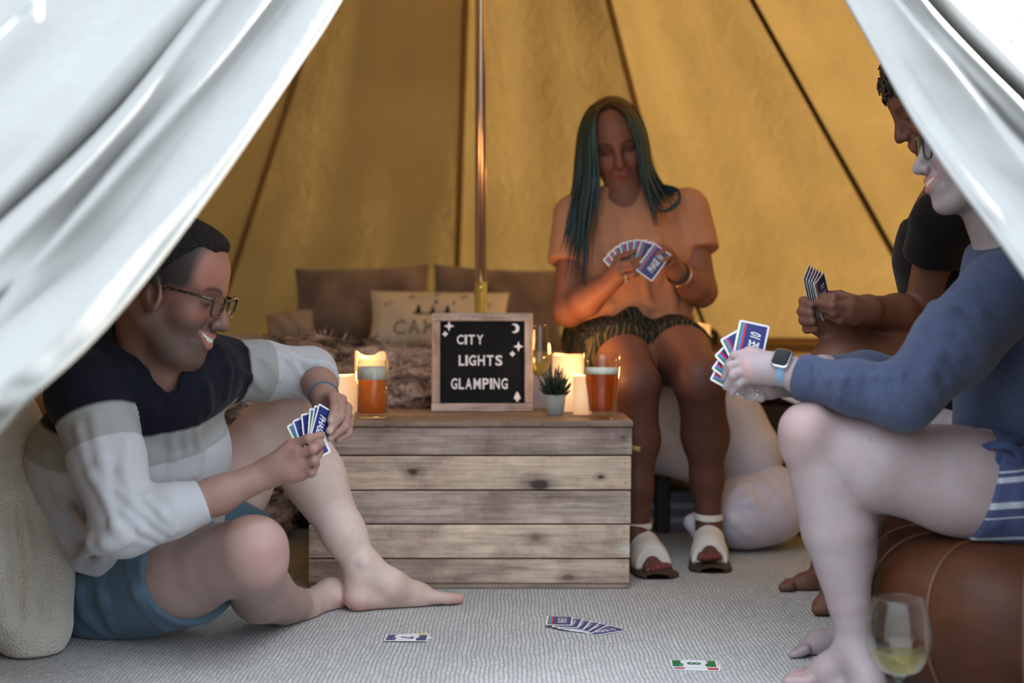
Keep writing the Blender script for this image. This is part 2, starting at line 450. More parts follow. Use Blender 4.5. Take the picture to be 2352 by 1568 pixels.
# door flaps, thrown back to both sides ---------------------------------------
def flap(name, edge, outer, folds, label, seed, n=150, m=170):
    """cloth between the free edge and its far side; folds = (place across at the top, at the end, width, depth towards the viewer)"""
    r_ = np.random.RandomState(seed)
    eA, eZ = catmull([(*q, 0) for q in edge], n)[:, :2], catmull([(*q, 0) for q in outer], n)[:, :2]
    c7 = np.linspace(0, 1, 9); cp = np.array([[P(*q, front_d(*q)) for q in eA[::6]*(1-u)+eZ[::6]*u] for u in c7])
    G = np.stack([catmull(cp[:, j], m) for j in range(cp.shape[1])], 1); G = np.stack([catmull(G[i], n) for i in range(m)], 0)
    cc, ss = np.meshgrid(np.linspace(0, 1, m), np.linspace(0, 1, n), indexing='ij')
    d = np.zeros((m, n))
    for (c0, c1, wd, dp, asym) in folds:
        ctr = c0+(c1-c0)*ss+.010*np.sin(9*ss+c0*40)+.006*np.sin(21*ss+c0*90); u = (cc-ctr)/wd; u = np.where(u > 0, u/asym, u)
        d += dp*np.exp(-np.abs(u)**1.35)*(.72+.28*np.sin(7*ss+c0*60))*(1+.25*np.sin(17*ss+c0*120))
    for k in range(9):                                  # small drag creases running a little across the folds
        f = 12+20*r_.rand(); sl = r_.normal()*16; ph = r_.rand()*6.28
        d += .0012*np.sin(f*cc+sl*ss+ph+1.5*np.sin(7*ss+ph))
    d += .004*np.exp(-((cc-.03)/.05)**2)*np.sin(46*ss+5*np.sin(9*ss))*sst_(ss, .25, .5)
    d += .06*sst_(cc, .12, .40)
    G[..., 1] -= d*np.minimum(1, cc*30+.15); G[..., 2] -= .35*d*np.minimum(1, cc*30)
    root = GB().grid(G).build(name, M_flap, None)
    tag(root, label, 'door flap')
    so = root.modifiers.new('cloth', 'SOLIDIFY'); so.thickness = .003
    GB().tube([G[0, j]+np.array([0, -.002, 0]) for j in range(n)], .0045, 8).build('hem', M_flap, root)
def sst_(x, a, b): u = np.clip((x-a)/(b-a), 0, 1); return u*u*(3-2*u)
E0 = [(1060, -620), (900, -230), (780, 0), (700, 125), (610, 257), (520, 387), (425, 517), (330, 640), (235, 752), (140, 845), (60, 915), (0, 985), (-90, 1100), (-200, 1330), (-260, 1650), (-280, 2060)]
def proj(p): return (CX+p[0]/p[1]*F, HY-(p[2]-CH)/p[1]*F)
def seam_line(az, k):
    q = [cone(az, x) for x in np.linspace(.43, 1.0, k-3)]; e = q[-1]
    return [proj(p) for p in q]+[proj((e[0], e[1], z)) for z in (.38, .19, .0)]
E1 = seam_line(209, len(E0))
flap('door_flap', E0, E1, [(.05, .09, .045, .045, 1.2), (.15, .22, .045, -.055, 1.2), (.205, .33, .028, .060, 1.1), (.265, .30, .030, -.060, 1.0), (.315, .40, .026, .055, 1.0), (.375, .455, .028, -.085, .8),
     (.425, .51, .040, .050, 1.8), (.50, .53, .04, -.03, 1.2), (.58, .57, .05, .03, 1.5), (.68, .66, .05, -.04, 1.2), (.80, .76, .05, .04, 1.0)], 'white canvas door flap at left, thrown back in deep diagonal folds', 4)
R0 = [(1085, -620), (1640, -420), (1850, -140), (1945, 0), (2030, 150), (2078, 236), (2126, 313), (2198, 418), (2270, 513), (2352, 628), (2450, 760), (2580, 1000), (2640, 1330), (2660, 1650), (2670, 2060)]
R1 = seam_line(143, len(R0))
flap('door_flap', R0, R1, [(.05, .06, .05, .030, 1.6), (.16, .20, .06, -.040, 1.2), (.28, .32, .05, .045, 1.0), (.36, .41, .025, -.07, .8), (.41, .46, .020, .06, 1.8), (.515, .565, .020, -.13, .9), (.56, .61, .03, .05, 1.4), (.68, .69, .05, .04, 1.0), (.8, .8, .05, -.03, 1.0)],
     'white canvas door flap at right, hanging in front of the two seated people', 9)

# centre pole -------------------------------------------------------------------
pole = empty('tent_pole', (AX, AY, 0), 'slim shiny metal tent pole standing behind the letter board', 'pole')
M_steel = NT('pole_steel'); M_steel.set(Base_Color=(.95, .72, .58), Metallic=.9, Roughness=.22); M_steel = M_steel.m
M_brass = NT('pole_brass'); M_brass.set(Base_Color=(.88, .88, .42), Metallic=.9, Roughness=.22); M_brass = M_brass.m
zc = P(0, 655, AY)[2]
GB().tube([(AX, AY, zc), (AX, AY, AZ-.02)], .0165, 20).build('upper_tube', M_steel, pole)
GB().tube([(AX, AY, 0.0), (AX, AY, zc+.01)], .0185, 20).build('lower_sleeve', M_brass, pole)
GB().lathe([(0, .004), (.005, .004), (.006, 0), (.006, -.012)], (AX, AY-.0185, zc-.006), 12, axis=(0, -1, 0)).build('spring_button', M_brass, pole)
# guy cord and seam rope inside the canvas
rp = GB().tube([cone(48.3, s_, .035) for s_ in np.linspace(.02, 1.0, 30)], .0065, 8).build('canvas_rope', M_rope)
tag(rp, 'dark cord running down the canvas seam right of the seated girl', 'rope')
c2 = GB().tube(catmull([P(1590, 690, 5.3), P(1604, 712, 5.3), P(1617, 745, 5.3), P(1632, 778, 5.3), P(1648, 790, 5.3)], 14), .008, 8)
c2.tube(catmull([P(1622, 768, 5.28), P(1634, 760, 5.27), P(1646, 772, 5.28), P(1634, 784, 5.27)], 12), .012, 8)
tag(c2.build('tie_cord', M_rope), 'short knotted dark tie cord by the glow beside the girl', 'cord')

# string light in front of the left flap ----------------------------------------
M_wire = simple('light_wire', (.20, .225, .24), .5)
em = NT('bulb_glow'); em.set(Base_Color=(.30, .27, .28), Emission_Color=(1.0, .86, .90), Emission_Strength=.45, Roughness=.2); M_bulb = em.m
sl = empty('string_light', P(85, 20, 1.55), 'small glowing bulb on a thin wire before the left flap', 'string light')
wp = catmull([P(-140, 190, 1.5), P(-20, 96, 1.52), P(35, 45, 1.54), P(85, 0, 1.55), P(170, -60, 1.58), P(320, -120, 1.6)], 24)
GB().tube(wp, .0007, 6).build('wire', M_wire, sl)
GB().lathe([(0, .012), (.0045, .011), (.005, -.004), (.003, -.006)], P(85, 8, 1.55), 14).build('socket', simple('bulb_socket', (.5, .52, .52), .4), sl)
GB().lathe([(0, -.017), (.003, -.016), (.0050, -.012), (.0052, -.007), (.004, -.003), (.003, .003)], P(85, 12, 1.55), 18).build('bulb', M_bulb, sl)
# ================================================================ FURNITURE AND PROPS
def wood_mat(name, base, dark, light, seed, ax=0, worn=.35, spots=()):
    t = NT(name); c = t.n('TexCoord'); m = t.n('Mapping'); m.inputs['Location'].default_value = (seed*3.1, seed*1.7, seed*.9)
    sc = [15, 15, 15]; sc[ax] = 1.3; m.inputs['Scale'].default_value = sc
    t.l(c.outputs['Object'], m.inputs['Vector']); v = m.outputs[0]
    a = t.noise(v, 1.6, 6, .62, .7); b = t.noise(v, 7, 4, .6, .3)
    m2 = t.n('Mapping'); m2.inputs['Scale'].default_value = (2.2, 2.2, 2.2); m2.inputs['Location'].default_value = (seed*2, seed, 0); t.l(c.outputs['Object'], m2.inputs['Vector'])
    e = t.noise(m2.outputs[0], 2.6, 6, .68)
    c1 = t.ramp(a, [(.25, dark), (.5, base), (.75, light)])
    c2 = t.mix(.5, c1, t.ramp(b, [(.32, (.38, .33, .31)), (.58, (1.05, 1.05, 1.05))]), 'MULTIPLY')
    c2 = t.mix(.9, c2, t.ramp(e, [(.34, (.50, .41, .40)), (.5, (.88, .84, .83)), (.64, (1.12, 1.10, 1.06))]), 'MULTIPLY')
    m3 = t.n('Mapping'); s3 = [95, 95, 95]; s3[ax] = 2.4; m3.inputs['Scale'].default_value = s3; m3.inputs['Location'].default_value = (seed, seed*5, seed*2); t.l(c.outputs['Object'], m3.inputs['Vector'])
    g3 = t.noise(m3.outputs[0], 1.0, 3, .6, .4); c2 = t.mix(.40, c2, t.ramp(g3, [(.36, (.46, .40, .37)), (.54, (1.06, 1.05, 1.04))]), 'MULTIPLY')
    # weave-like saw marks across the grain
    sv = t.n('TexWave', wave_type='BANDS', bands_direction='X'); sv.inputs['Scale'].default_value = 46; sv.inputs['Distortion'].default_value = .6
    t.l(c.outputs['Object'], sv.inputs['Vector'])
    c2 = t.mix(t.math('MULTIPLY', t.math('MULTIPLY', sv.outputs['Fac'], worn*.75), e), c2, (.66, .58, .47), 'MIX')
    sw = t.n('TexWave', wave_type='BANDS', bands_direction='Z'); sw.inputs['Scale'].default_value = 34; sw.inputs['Distortion'].default_value = .8
    t.l(c.outputs['Object'], sw.inputs['Vector'])
    c2 = t.mix(t.math('MULTIPLY', t.math('MULTIPLY', sw.outputs['Fac'], worn*.6), e), c2, (.70, .62, .50), 'MIX')
    for (sx, sy, sz, rad, colr) in spots:
        g = t.n('VectorMath', operation='SUBTRACT'); t.l(c.outputs['Object'], g.inputs[0]); g.inputs[1].default_value = (sx, sy, sz)
        ms = t.n('Mapping'); ms.inputs['Scale'].default_value = (.62, 0.02, 1); t.l(g.outputs[0], ms.inputs['Vector'])
        ln = t.n('VectorMath', operation='LENGTH'); t.l(ms.outputs[0], ln.inputs[0])
        dd = t.math('ADD', ln.outputs['Value'], t.math('MULTIPLY', t.math('SUBTRACT', a, .5), rad*2.6))
        f = t.ramp(t.math('DIVIDE', dd, rad*2.4), [(.18, (1, 1, 1)), (.42, (.45, .45, .45)), (1, (0, 0, 0))])
        c2 = t.mix(f, c2, colr)
    t.set(Base_Color=c2, Roughness=.75)
    t.bump(t.math('ADD', a, t.math('MULTIPLY', b, .5)), .35, .004)
    return t.m
CRD = 3.44                                            # distance of the crate front
crate = empty('wooden_crate', P(1080, 1352, CRD), 'low weathered wooden crate of pale planks used as a table', 'crate')
def Zp(py): return CH-(py-HY)/F*CRD
def Xp(px): return (px-CX)/F*CRD
DK = (.045, .028, .02)
rows = [(980, 1045, 1452, (.40, .305, .265), 1), (1047, 1125, 1450, (.66, .50, .365), 2), (1127, 1203, 1449, (.50, .39, .335), 3), (1205, 1282, 1447, (.66, .51, .375), 4), (1284, 1340, 1446, (.52, .385, .30), 5)]
for (y0, y1, xr, col, sd) in rows:
    sp = []
    if sd == 2: sp = [(Xp(948), CRD, Zp(1083), .010, DK), (Xp(1240), CRD, Zp(1114), .016, DK), (Xp(1380), CRD, Zp(1095), .006, DK)]
    if sd == 4: sp = [(Xp(1230), CRD, Zp(1232), .012, (.2, .12, .08)), (Xp(1440), CRD, Zp(1262), .008, (.6, .55, .48))]
    if sd == 1: sp = [(Xp(1432), CRD, Zp(1005), .008, DK)]
    if sd == 5: sp = [(Xp(1305), CRD, Zp(1325), .010, (.16, .1, .07))]
    m = wood_mat('plank_wood_%d' % sd, col, tuple(c*f for c, f in zip(col, (.50, .44, .42))), tuple(min(1, c*1.30) for c in col), sd, 0, .5 if sd in (2, 4) else .25, sp)
    xl = 709-rnd.random()*2; zt, zb = Zp(y0), Zp(y1)
    g = GB(); g.box(((Xp(xl)+Xp(xr))/2, CRD+.011, (zt+zb)/2), (Xp(xr)-Xp(xl), .022, zt-zb-.001), bev=.0022)
    g.build('plank', m, crate, False)
M_nail = simple('nail_iron', (.03, .026, .024), .6)
for (y0, y1, xr, col, sd) in rows:
    for yy in (y0+16, y1-16):
        for xx in (xr-14, 724): GB().lathe([(0, .0008), (.0015, .0004), (.0016, -.004)], P(xx, yy, CRD), 8, axis=(0, -1, 0)).build('nail', M_nail, crate)
m5 = wood_mat('plank_wood_base', (.30, .2, .14), (.2, .12, .08), (.4, .28, .2), 9)
GB().box(((Xp(710)+Xp(1446))/2, CRD+.012, Zp(1346)), (Xp(1446)-Xp(710), .020, .011), bev=.002).build('base_strip', m5, crate, False)
XL, XR, YB = Xp(712), Xp(1446), CRD+.44
mside = wood_mat('plank_wood_side', (.32, .24, .18), (.2, .14, .1), (.42, .33, .25), 12, 1)
for k in range(5):
    z0, z1 = Zp(rows[k][1]), Zp(rows[k][0])
    for x in (XL+.010, XR-.010):
        GB().box((x, (CRD+.023+YB-.022)/2, (z0+z1)/2), (.018, YB-CRD-.046, z1-z0-.002), bev=.002).build('plank', mside, crate, False)
    GB().box(((XL+XR)/2, YB-.011, (z0+z1)/2), (XR-XL, .02, z1-z0-.002), bev=.002).build('plank', mside, crate, False)
LZ0, LZ1 = Zp(979), CH-(966-HY)/F*3.432                # lid
edge = [3.428, 3.582, 3.736, 3.888]
for k in range(3):
    m = wood_mat('lid_wood_%d' % k, (.30, .20, .135), (.19, .12, .08), (.38, .27, .19), 20+k, 0, .2)
    GB().box(((Xp(707)+Xp(1454))/2, (edge[k]+edge[k+1])/2, (LZ0+LZ1)/2), (Xp(1454)-Xp(707), edge[k+1]-edge[k]-.002, LZ1-LZ0), bev=.002).build('lid_plank', m, crate, False)
GB().tube([P(1452, 1028, 3.55), P(1470, 1032, 3.55)], .007, 10).build('rope_handle', simple('crate_rope', (.42, .27, .12), .9), crate)
LID = LZ1+.0003

# ---- letter board ------------------------------------------------------------
BD = 3.755
board = empty('letter_board', P(1108, 945, BD), 'black felt letter board reading CITY LIGHTS GLAMPING, in a weathered frame', 'letter board')
zb = LID; hB = S(227, BD); xl, xr = P(991, 0, BD)[0], P(1224, 0, BD)[0]; fw = S(19, BD); wB = xr-xl
lean = math.radians(4)
def BP(u, v, w=0):                                     # u,v in target pixels on the board plane, w towards the viewer
    x = (u-CX)/F*BD; zz = (945-v)/F*BD
    return np.array([x, BD+math.sin(lean)*zz-w*math.cos(lean), zb+math.cos(lean)*zz-w*math.sin(lean)+.0005])
Rb = np.array([[1, 0, 0], [0, math.cos(lean), math.sin(lean)], [0, -math.sin(lean), math.cos(lean)]])
mf = wood_mat('board_frame_wood', (.54, .45, .39), (.34, .26, .21), (.74, .66, .6), 31, 0, .2)
mf2 = wood_mat('board_frame_wood_upright', (.54, .44, .38), (.33, .25, .2), (.74, .66, .6), 33, 2, .2)
for (u0, u1, v0, v1, mm) in ((992, 1224, 718, 737, mf), (991, 1224, 926, 945, mf), (992, 1010.5, 737, 926, mf2), (1205, 1224, 737, 926, mf2)):
    c = BP((u0+u1)/2, (v0+v1)/2, .0)
    GB().box(c, (S(u1-u0, BD), .018, S(v1-v0, BD)), rot=Rb, bev=.002).build('frame_rail', mm, board, False)
M_felt = cloth('black_felt', (.010, .012, .016), .2, 900, .3)
n = 44; G = []
for i in range(n*4+1):
    v = 737+(926-737)*i/(n*4); wv = .0025 if (i % 4) in (1, 2) else .0002
    G.append([BP(1010, v, wv-.001), BP(1206, v, wv-.001)])
GB().grid(G).build('felt_panel', M_felt, board, False)
GB().box(BP(1108, 831, -.006), (wB-.01, .004, hB-.01), rot=Rb).build('backing', mf, board, False)
M_white = simple('white_letter_plastic', (.82, .80, .82), .35)
def text_mesh(body, size, extrude, offset=0.0, spacing=1.0, align='LEFT', shear=0.0):
    cu = bpy.data.curves.new('txt', 'FONT'); cu.body = body; cu.size = size; cu.extrude = extrude; cu.offset = offset
    cu.space_character = spacing; cu.align_x = align; cu.shear = shear; cu.resolution_u = 3
    o = bpy.data.objects.new('txt', cu); C.objects.link(o); bpy.context.view_layer.update()
    me = bpy.data.meshes.new_from_object(o.evaluated_get(bpy.context.evaluated_depsgraph_get()))
    bpy.data.objects.remove(o); bpy.data.curves.remove(cu)
    V = np.array([v.co[:] for v in me.vertices]); Fs = [tuple(p.vertices) for p in me.polygons]; bpy.data.meshes.remove(me)
    return V, Fs
def put_letters(word, u0, u1, v0, v1):
    h = v1-v0; ws = {'I': .34, 'M': 1.12, 'L': .8}
    tot = sum(ws.get(c, 1) for c in word); k = (u1-u0)/tot; u = u0
    for ch in word:
        wch = ws.get(ch, 1)*k; V, Fs = text_mesh(ch, 1.0, .02, .018)
        mn, mx = V.min(0), V.max(0); V = (V-mn)/(np.maximum(mx-mn, 1e-6))
        W = np.array([BP(u+wch*.10+a*wch*.80, v1-b*h, .0015+c*.0035) for a, b, c in V])
        GB().add(W, Fs).build('letter', M_white, board, False); u += wch
put_letters('CITY', 1047, 1112, 768, 790)
put_letters('LIGHTS', 1052, 1156, 815, 839)
put_letters('GLAMPING', 1034, 1168, 868, 893)
def poly_icon(name, pts):
    m = len(pts); V = [BP(u, v, .0015) for u, v in pts]+[BP(u, v, .005) for u, v in pts]
    Fs = [tuple(range(m, 2*m))]+[(i, (i+1) % m, m+(i+1) % m, m+i) for i in range(m)]
    GB().add(V, Fs).build(name, M_white, board, False)
def star(u, v, r, q=.3): poly_icon('star', [(u+(r if i % 2 == 0 else r*q)*math.sin(i*math.pi/4), v-(r if i % 2 == 0 else r*q)*math.cos(i*math.pi/4)) for i in range(8)])
star(1031, 748, 12, .38); star(1022, 766, 7, .6); star(1191, 795, 12, .38); star(1177, 812, 7, .6)
mo = [(1182+11*math.sin(a), 753-11*math.cos(a)) for a in np.linspace(-.5, 3.64, 16)]
mi = [(1177+8*math.sin(a), 753-8*math.cos(a)) for a in np.linspace(3.3, -.2, 12)]
poly_icon('moon', mo+mi)
poly_icon('tree', [(1188, 898), (1193, 906), (1196, 915), (1191, 916), (1190.5, 921), (1185.5, 921), (1185, 916), (1180, 915), (1183, 906)])

# ---- glassware ----------------------------------------------------------------
def glassy(name, tint, haze=0.0, haze_col=(.8, .4, .1), ior=1.45):
    t = NT(name); t.t.nodes.remove(t.b)
    T = t.n('BsdfTransparent'); T.inputs['Color'].default_value = (*tint, 1)
    Gl = t.n('BsdfGlossy'); Gl.inputs['Roughness'].default_value = .008
    lw = t.n('LayerWeight'); fz = t.n('MapRange'); t.l(t.math('POWER', lw.outputs['Facing'], 3.0), fz.inputs['Value']); fz.inputs['To Min'].default_value = ((ior-1)/(ior+1))**2*.75; fz.inputs['To Max'].default_value = .75
    M = t.n('MixShader'); last = T
    if haze:
        D = t.n('BsdfTranslucent'); D.inputs['Color'].default_value = (*haze_col, 1); D2 = t.n('BsdfDiffuse'); D2.inputs['Color'].default_value = (*haze_col, 1)
        m1 = t.n('MixShader'); m1.inputs[0].default_value = .5; t.l(D.outputs[0], m1.inputs[1]); t.l(D2.outputs[0], m1.inputs[2])
        m2 = t.n('MixShader'); m2.inputs[0].default_value = haze; t.l(T.outputs[0], m2.inputs[1]); t.l(m1.outputs[0], m2.inputs[2]); last = m2
    t.l(fz.outputs[0], M.inputs[0]); t.l(last.outputs[0], M.inputs[1]); t.l(Gl.outputs[0], M.inputs[2]); t.l(M.outputs[0], t.out.inputs['Surface'])
    return t.m
M_glass = glassy('clear_glass', (.97, .98, .97))
M_beer = glassy('amber_beer', (.80, .46, .16), .42, (.40, .18, .065), 1.2); M_beer2 = glassy('copper_beer', (.84, .42, .15), .34, (.66, .20, .035), 1.2)
M_wine = glassy('white_wine', (.93, .88, .55), .16, (.66, .58, .20), 1.25)
M_foam = cloth('beer_foam', (.92, .88, .78), .05, 400, .3)
def at_lid(px, d): return np.array([(px-CX)/F*d, d, LID])
# straight tumbler of beer
d = 3.53; c = at_lid(855, d); r = S(37.5, d); H = S(132, d)
j = empty('beer_glass', c, 'straight tumbler of amber beer with thick white foam beside the letter board', 'glass')
GB().lathe([(0, .0), (r-.006, 0), (r, .006), (r, H), (r-.0022, H), (r-.0026, .012), (0, .010)], c, 40).build('tumbler', M_glass, j)
zt = S(88, d); zf = S(117, d)
GB().lathe([(0, .0106), (r-.0031, .0125), (r-.0031, zt), (0, zt)], c, 40).build('beer', M_beer, j)
GB().lathe([(0, zt+.0004), (r-.0031, zt+.0004), (r-.0031, zf), (r*.6, zf+.002), (0, zf+.001)], c, 40).build('foam', M_foam, j)
# pint glass
d = 3.49; c = at_lid(1383, d); H = S(152, d)
j = empty('pint_glass', c, 'tapered pint glass of copper beer on the right end of the crate', 'glass')
rb, rm, rt_ = S(29, d), S(38, d), S(42, d)
zt = S(103, d); zf = S(118, d)
pr = lambda z: rb+(rt_-rb)*min(1, z/(H*.78))
GB().lathe([(0, 0), (rb-.003, 0), (rb, .004)]+[(pr(z), z) for z in np.linspace(.01, H, 9)]+[(pr(z)-.0024, z) for z in np.linspace(H, .020, 8)]+[(0, .018)], c, 40).build('tumbler', M_glass, j)
GB().lathe([(0, .0185)]+[(pr(z)-.0029, z) for z in np.linspace(.0205, zt, 7)]+[(0, zt)], c, 40).build('beer', M_beer2, j)
GB().lathe([(0, zt+.0004), (pr(zt)-.0029, zt+.0004), (pr(zf)-.0029, zf), (0, zf+.001)], c, 40).build('foam', M_foam, j)
def wine_glass(c, sc, rim, wide, zr, zw, zbot, wl, label):
    g = empty('wine_glass', c, label, 'glass')
    out = [(rim, zr), (rim+(wide-rim)*.55, zr-(zr-zw)*.38), (wide, zw), (wide*.93, zw-(zw-zbot)*.35), (wide*.66, zw-(zw-zbot)*.76), (.012, zbot+.004), (.0048, zbot-.006)]
    oc = catmull([(a, 0, b) for a, b in out], 30)
    op = [(p[0], p[2]) for p in oc]; th = .0014
    inn = [(max(0, a-th), b+(th*.6 if b < zw else 0)) for a, b in op if a > .010]
    st = [(.0042, zbot-.012), (.0040, .03), (.0055, .010), (wide*.45, .0045), (wide*.78, .0025), (wide*.8, .0005), (0, .0005)]
    GB().lathe([(0, inn[-1][1])]+inn[::-1]+op+st, c, 48).build('bowl_and_stem', M_glass, g)
    wp = [(a-.0004, b) for a, b in inn if b <= wl]
    GB().lathe([(0, wp[-1][1]+.0006)]+wp[::-1]+[(0, wl)], c, 48).build('wine', M_wine, g)
    return g
d = 2.22; wine_glass(np.array([(2065-CX)/F*d, d, 0]), 1, S(57, d), S(75, d), CH-(1373-HY)/F*d, CH-(1468-HY)/F*d, CH-(1556-HY)/F*d, CH-(1500-HY)/F*d,
           'large wine glass of white wine standing on the carpet by the leather pouf')
d = 3.82; wine_glass(at_lid(1240, d), 1, S(23, d), S(30, d), S(196, d), S(130, d), S(76, d), S(112, d)+LID*0,
           'wine glass half hidden behind the right side of the letter board')
# ---- candles --------------------------------------------------------------------
def candle(px, d, wpx, hpx, label, em, z0=None, seed=0, amp=.05):
    t = NT('candle_wax_%d' % seed); c = t.n('TexCoord'); sp = t.n('SeparateXYZ'); t.l(c.outputs['Generated'], sp.inputs[0])
    t.set(Base_Color=(.82, .60, .38), Roughness=.55, Emission_Color=t.ramp(sp.outputs['Z'], [(0, (.90, .50, .26)), (.55, (1.0, .60, .30)), (1, (1.0, .44, .13))]), Emission_Strength=em)
    cc = at_lid(px, d) if z0 is None else np.array([(px-CX)/F*d, d, z0])
    r = S(wpx/2, d); H = S(hpx, d); g = empty('pillar_candle', cc, label, 'candle', 'glowing pillar candles')
    V = []; n = 40; prof = [(r, 0), (r, .33), (r, .66), (r, 1), (r*.93, 1.015), (r*.80, .99), (r*.7, .93), (0, .90)]
    for k, (rr, h) in enumerate(prof):
        for i in range(n):
            a = 2*math.pi*i/n; dz = amp*H*(math.sin(2*a+seed)+.5*math.sin(3*a+2*seed)) if 2 < k < 6 else 0
            V.append(cc+np.array([rr*math.cos(a), rr*math.sin(a), h*H+dz]))
    Fs = [(k*n+i, k*n+(i+1) % n, (k+1)*n+(i+1) % n, (k+1)*n+i) for k in range(len(prof)-1) for i in range(n)]
    GB().add(V, Fs+[tuple(range(n-1, -1, -1))]).build('wax', t.m, g)
    GB().tube([cc+np.array([0, 0, H*.89]), cc+np.array([.001, 0, H*.89+.012])], .0012, 6).build('wick', simple('wick_black', (.02, .015, .01)), g)
    lt = bpy.data.lights.new('candle_flame', 'POINT'); lt.energy = .95; lt.color = (1.0, .50, .17); lt.shadow_soft_size = r*.5
    lo = bpy.data.objects.new('candle_flame', lt); C.objects.link(lo); lo.location = cc+np.array([0, 0, H*1.04+.012]); lo.parent = g; lo.matrix_parent_inverse = Matrix.Translation(g.location).inverted()
    return g
candle(786, 3.62, 56, 92, 'glowing cream candle behind the seated man hand on the crate', .62, seed=1, amp=.015)
candle(851, 3.76, 71, 130, 'glowing wavy topped candle standing behind the straight beer glass', .80, seed=2, amp=.05)
candle(1305, 3.80, 72, 128, 'tall glowing candle behind the small potted succulent', .72, seed=3, amp=.012)
candle(1337, 3.66, 42, 88, 'short glowing candle between the succulent and the pint glass', .58, seed=4, amp=.01)
# ---- succulent --------------------------------------------------------------------
d = 3.63; c = at_lid(1275, d); r0, r1, H = S(19, d), S(25, d), S(47, d)
su = empty('potted_succulent', c, 'spiky dark green succulent in a small grey concrete pot', 'plant')
GB().lathe([(0, 0), (r0-.002, 0), (r0, .002), (r1, H), (r1-.004, H), (r1-.005, H-.006), (0, H-.006)], c, 32).build('pot', cloth('grey_concrete', (.30, .30, .285), .08, 120, .2), su)
M_succ = NT('succulent_green'); vv = M_succ.coord('Object'); M_succ.set(Base_Color=M_succ.ramp(M_succ.noise(vv, 60, 2), [(.3, (.005, .012, .008)), (.7, (.014, .032, .02))]), Roughness=.5); M_succ = M_succ.m
for i in range(40):
    a = i*2.4; el_ = math.radians(20+62*(i/39)); L = .042+.034*(i/39)+rnd.random()*.008
    dr = np.array([math.cos(a)*math.cos(el_), math.sin(a)*math.cos(el_), math.sin(el_)]); o = c+np.array([0, 0, H-.008])
    pts = [o, o+dr*L*.35+np.array([0, 0, -.001]), o+dr*L*.7, o+dr*L+np.array([0, 0, .006])]
    GB().tube(pts, [.0045, .006, .004, .0005], 6).build('leaf', M_succ, su)

# ---- bed ----------------------------------------------------------------------------
BX0, BX1, BY0, BY1 = -1.0, .56, 4.26, 6.05
bed = empty('bed', ((BX0+BX1)/2, BY0, 0), 'low bed with white duvet across the back of the tent', 'bed')
M_black = simple('black_bed_metal', (.012, .012, .014), .5)
M_duvet = cloth('white_duvet', (.60, .55, .58), .05, 300, .25, 6)
for x in (BX0+.06, -.2, .46):
    for y in (BY0+.1, BY1-.1): GB().box((x, y, .10), (.045, .045, .20), bev=.004).build('leg', M_black, bed, False)
GB().box(((BX0+BX1)/2, (BY0+BY1)/2, .215), (BX1-BX0, BY1-BY0, .05), bev=.006).build('bed_frame', M_black, bed, False)
sd = Sdf(); sd.bx(((BX0+BX1)/2, (BY0+BY1)/2, .375), ((BX1-BX0)/2-.08, (BY1-BY0)/2-.08, .055), .075, k=0)
sd.chain([P(1420, 930, 4.22), P(1560, 950, 4.2), P(1655, 985, 4.16), P(1718, 1042, 4.12)], [.12, .125, .112, .085], .10)
sd.chain([P(1480, 1045, 4.2), P(1640, 1050, 4.16), P(1745, 1062, 4.12)], [.055, .06, .05], .08)
V, Q = sd.mesh(.014, lambda p: .010*vnoise(p, 14, 3)+.004*vnoise(p, 34, 4)); mesh_np('duvet', V, Q, M_duvet, bed)
def pillow(name, cx, cy, d, wpx, hpx, mat, label, roll=0, pitch=18, thick=.07, parent=None, group=None, pinch=.1):
    w_, h_ = S(wpx, d)/2, S(hpx, d)/2; n = 26; cc = P(cx, cy, d); V = [[], []]
    ro, pi_ = math.radians(roll), math.radians(pitch)
    for sgn in (0, 1):
        for i in range(n):
            for k in range(n):
                u, v = -1+2*i/(n-1), -1+2*k/(n-1)
                th = thick*((1-u*u)*(1-v*v))**.42*(1 if sgn else -1)
                x = u*w_*(1-pinch*(1-v*v)**1.0*0.5*abs(u)+0*v); z = v*h_*(1-pinch*(1-u*u)*.8*abs(v))
                y = -th+.006*math.sin(9*u+4*v+cx)*(1-u*u)*(1-v*v)
                X = np.array([x*math.cos(ro)-z*math.sin(ro), y, x*math.sin(ro)+z*math.cos(ro)])
                V[sgn].append(cc+np.array([X[0], X[1]*math.cos(pi_)+X[2]*math.sin(pi_), -X[1]*math.sin(pi_)+X[2]*math.cos(pi_)]))
    g = GB(); ix = lambda i, k: i*n+k
    Fs = [(ix(i, k), ix(i+1, k), ix(i+1, k+1), ix(i, k+1)) for i in range(n-1) for k in range(n-1)]
    g.add(V[1], Fs); g.add(V[0], [f[::-1] for f in Fs])
    o = g.build(name, mat, None); tag(o, label, 'pillow', group)
    def front(u, v, lift=.002):
        i, k = (u+1)/2*(n-1), (v+1)/2*(n-1); i0, k0 = min(int(i), n-2), min(int(k), n-2); a, b = i-i0, k-k0; A = V[1]
        q = A[ix(i0, k0)]*(1-a)*(1-b)+A[ix(i0+1, k0)]*a*(1-b)+A[ix(i0, k0+1)]*(1-a)*b+A[ix(i0+1, k0+1)]*a*b
        return q+np.array([0, -lift, 0])
    return o, front
t = NT('brown_plush'); v = t.coord(); t.set(Base_Color=t.ramp(t.noise(v, 8, 4), [(.3, (.15, .115, .11)), (.7, (.36, .28, .25))]), Roughness=.95, Sheen_Weight=.5)
t.bump(t.noise(v, 220, 2), .5, .006); M_plush = t.m
pillow('throw_pillow', 832, 702, 5.35, 312, 190, M_plush, 'dark brown plush pillow at the left against the canvas', 2, 15, .09)
pillow('throw_pillow', 1142, 706, 5.4, 305, 195, M_plush, 'dark brown plush pillow right of the tent pole beside the girl', -3, 15, .09)
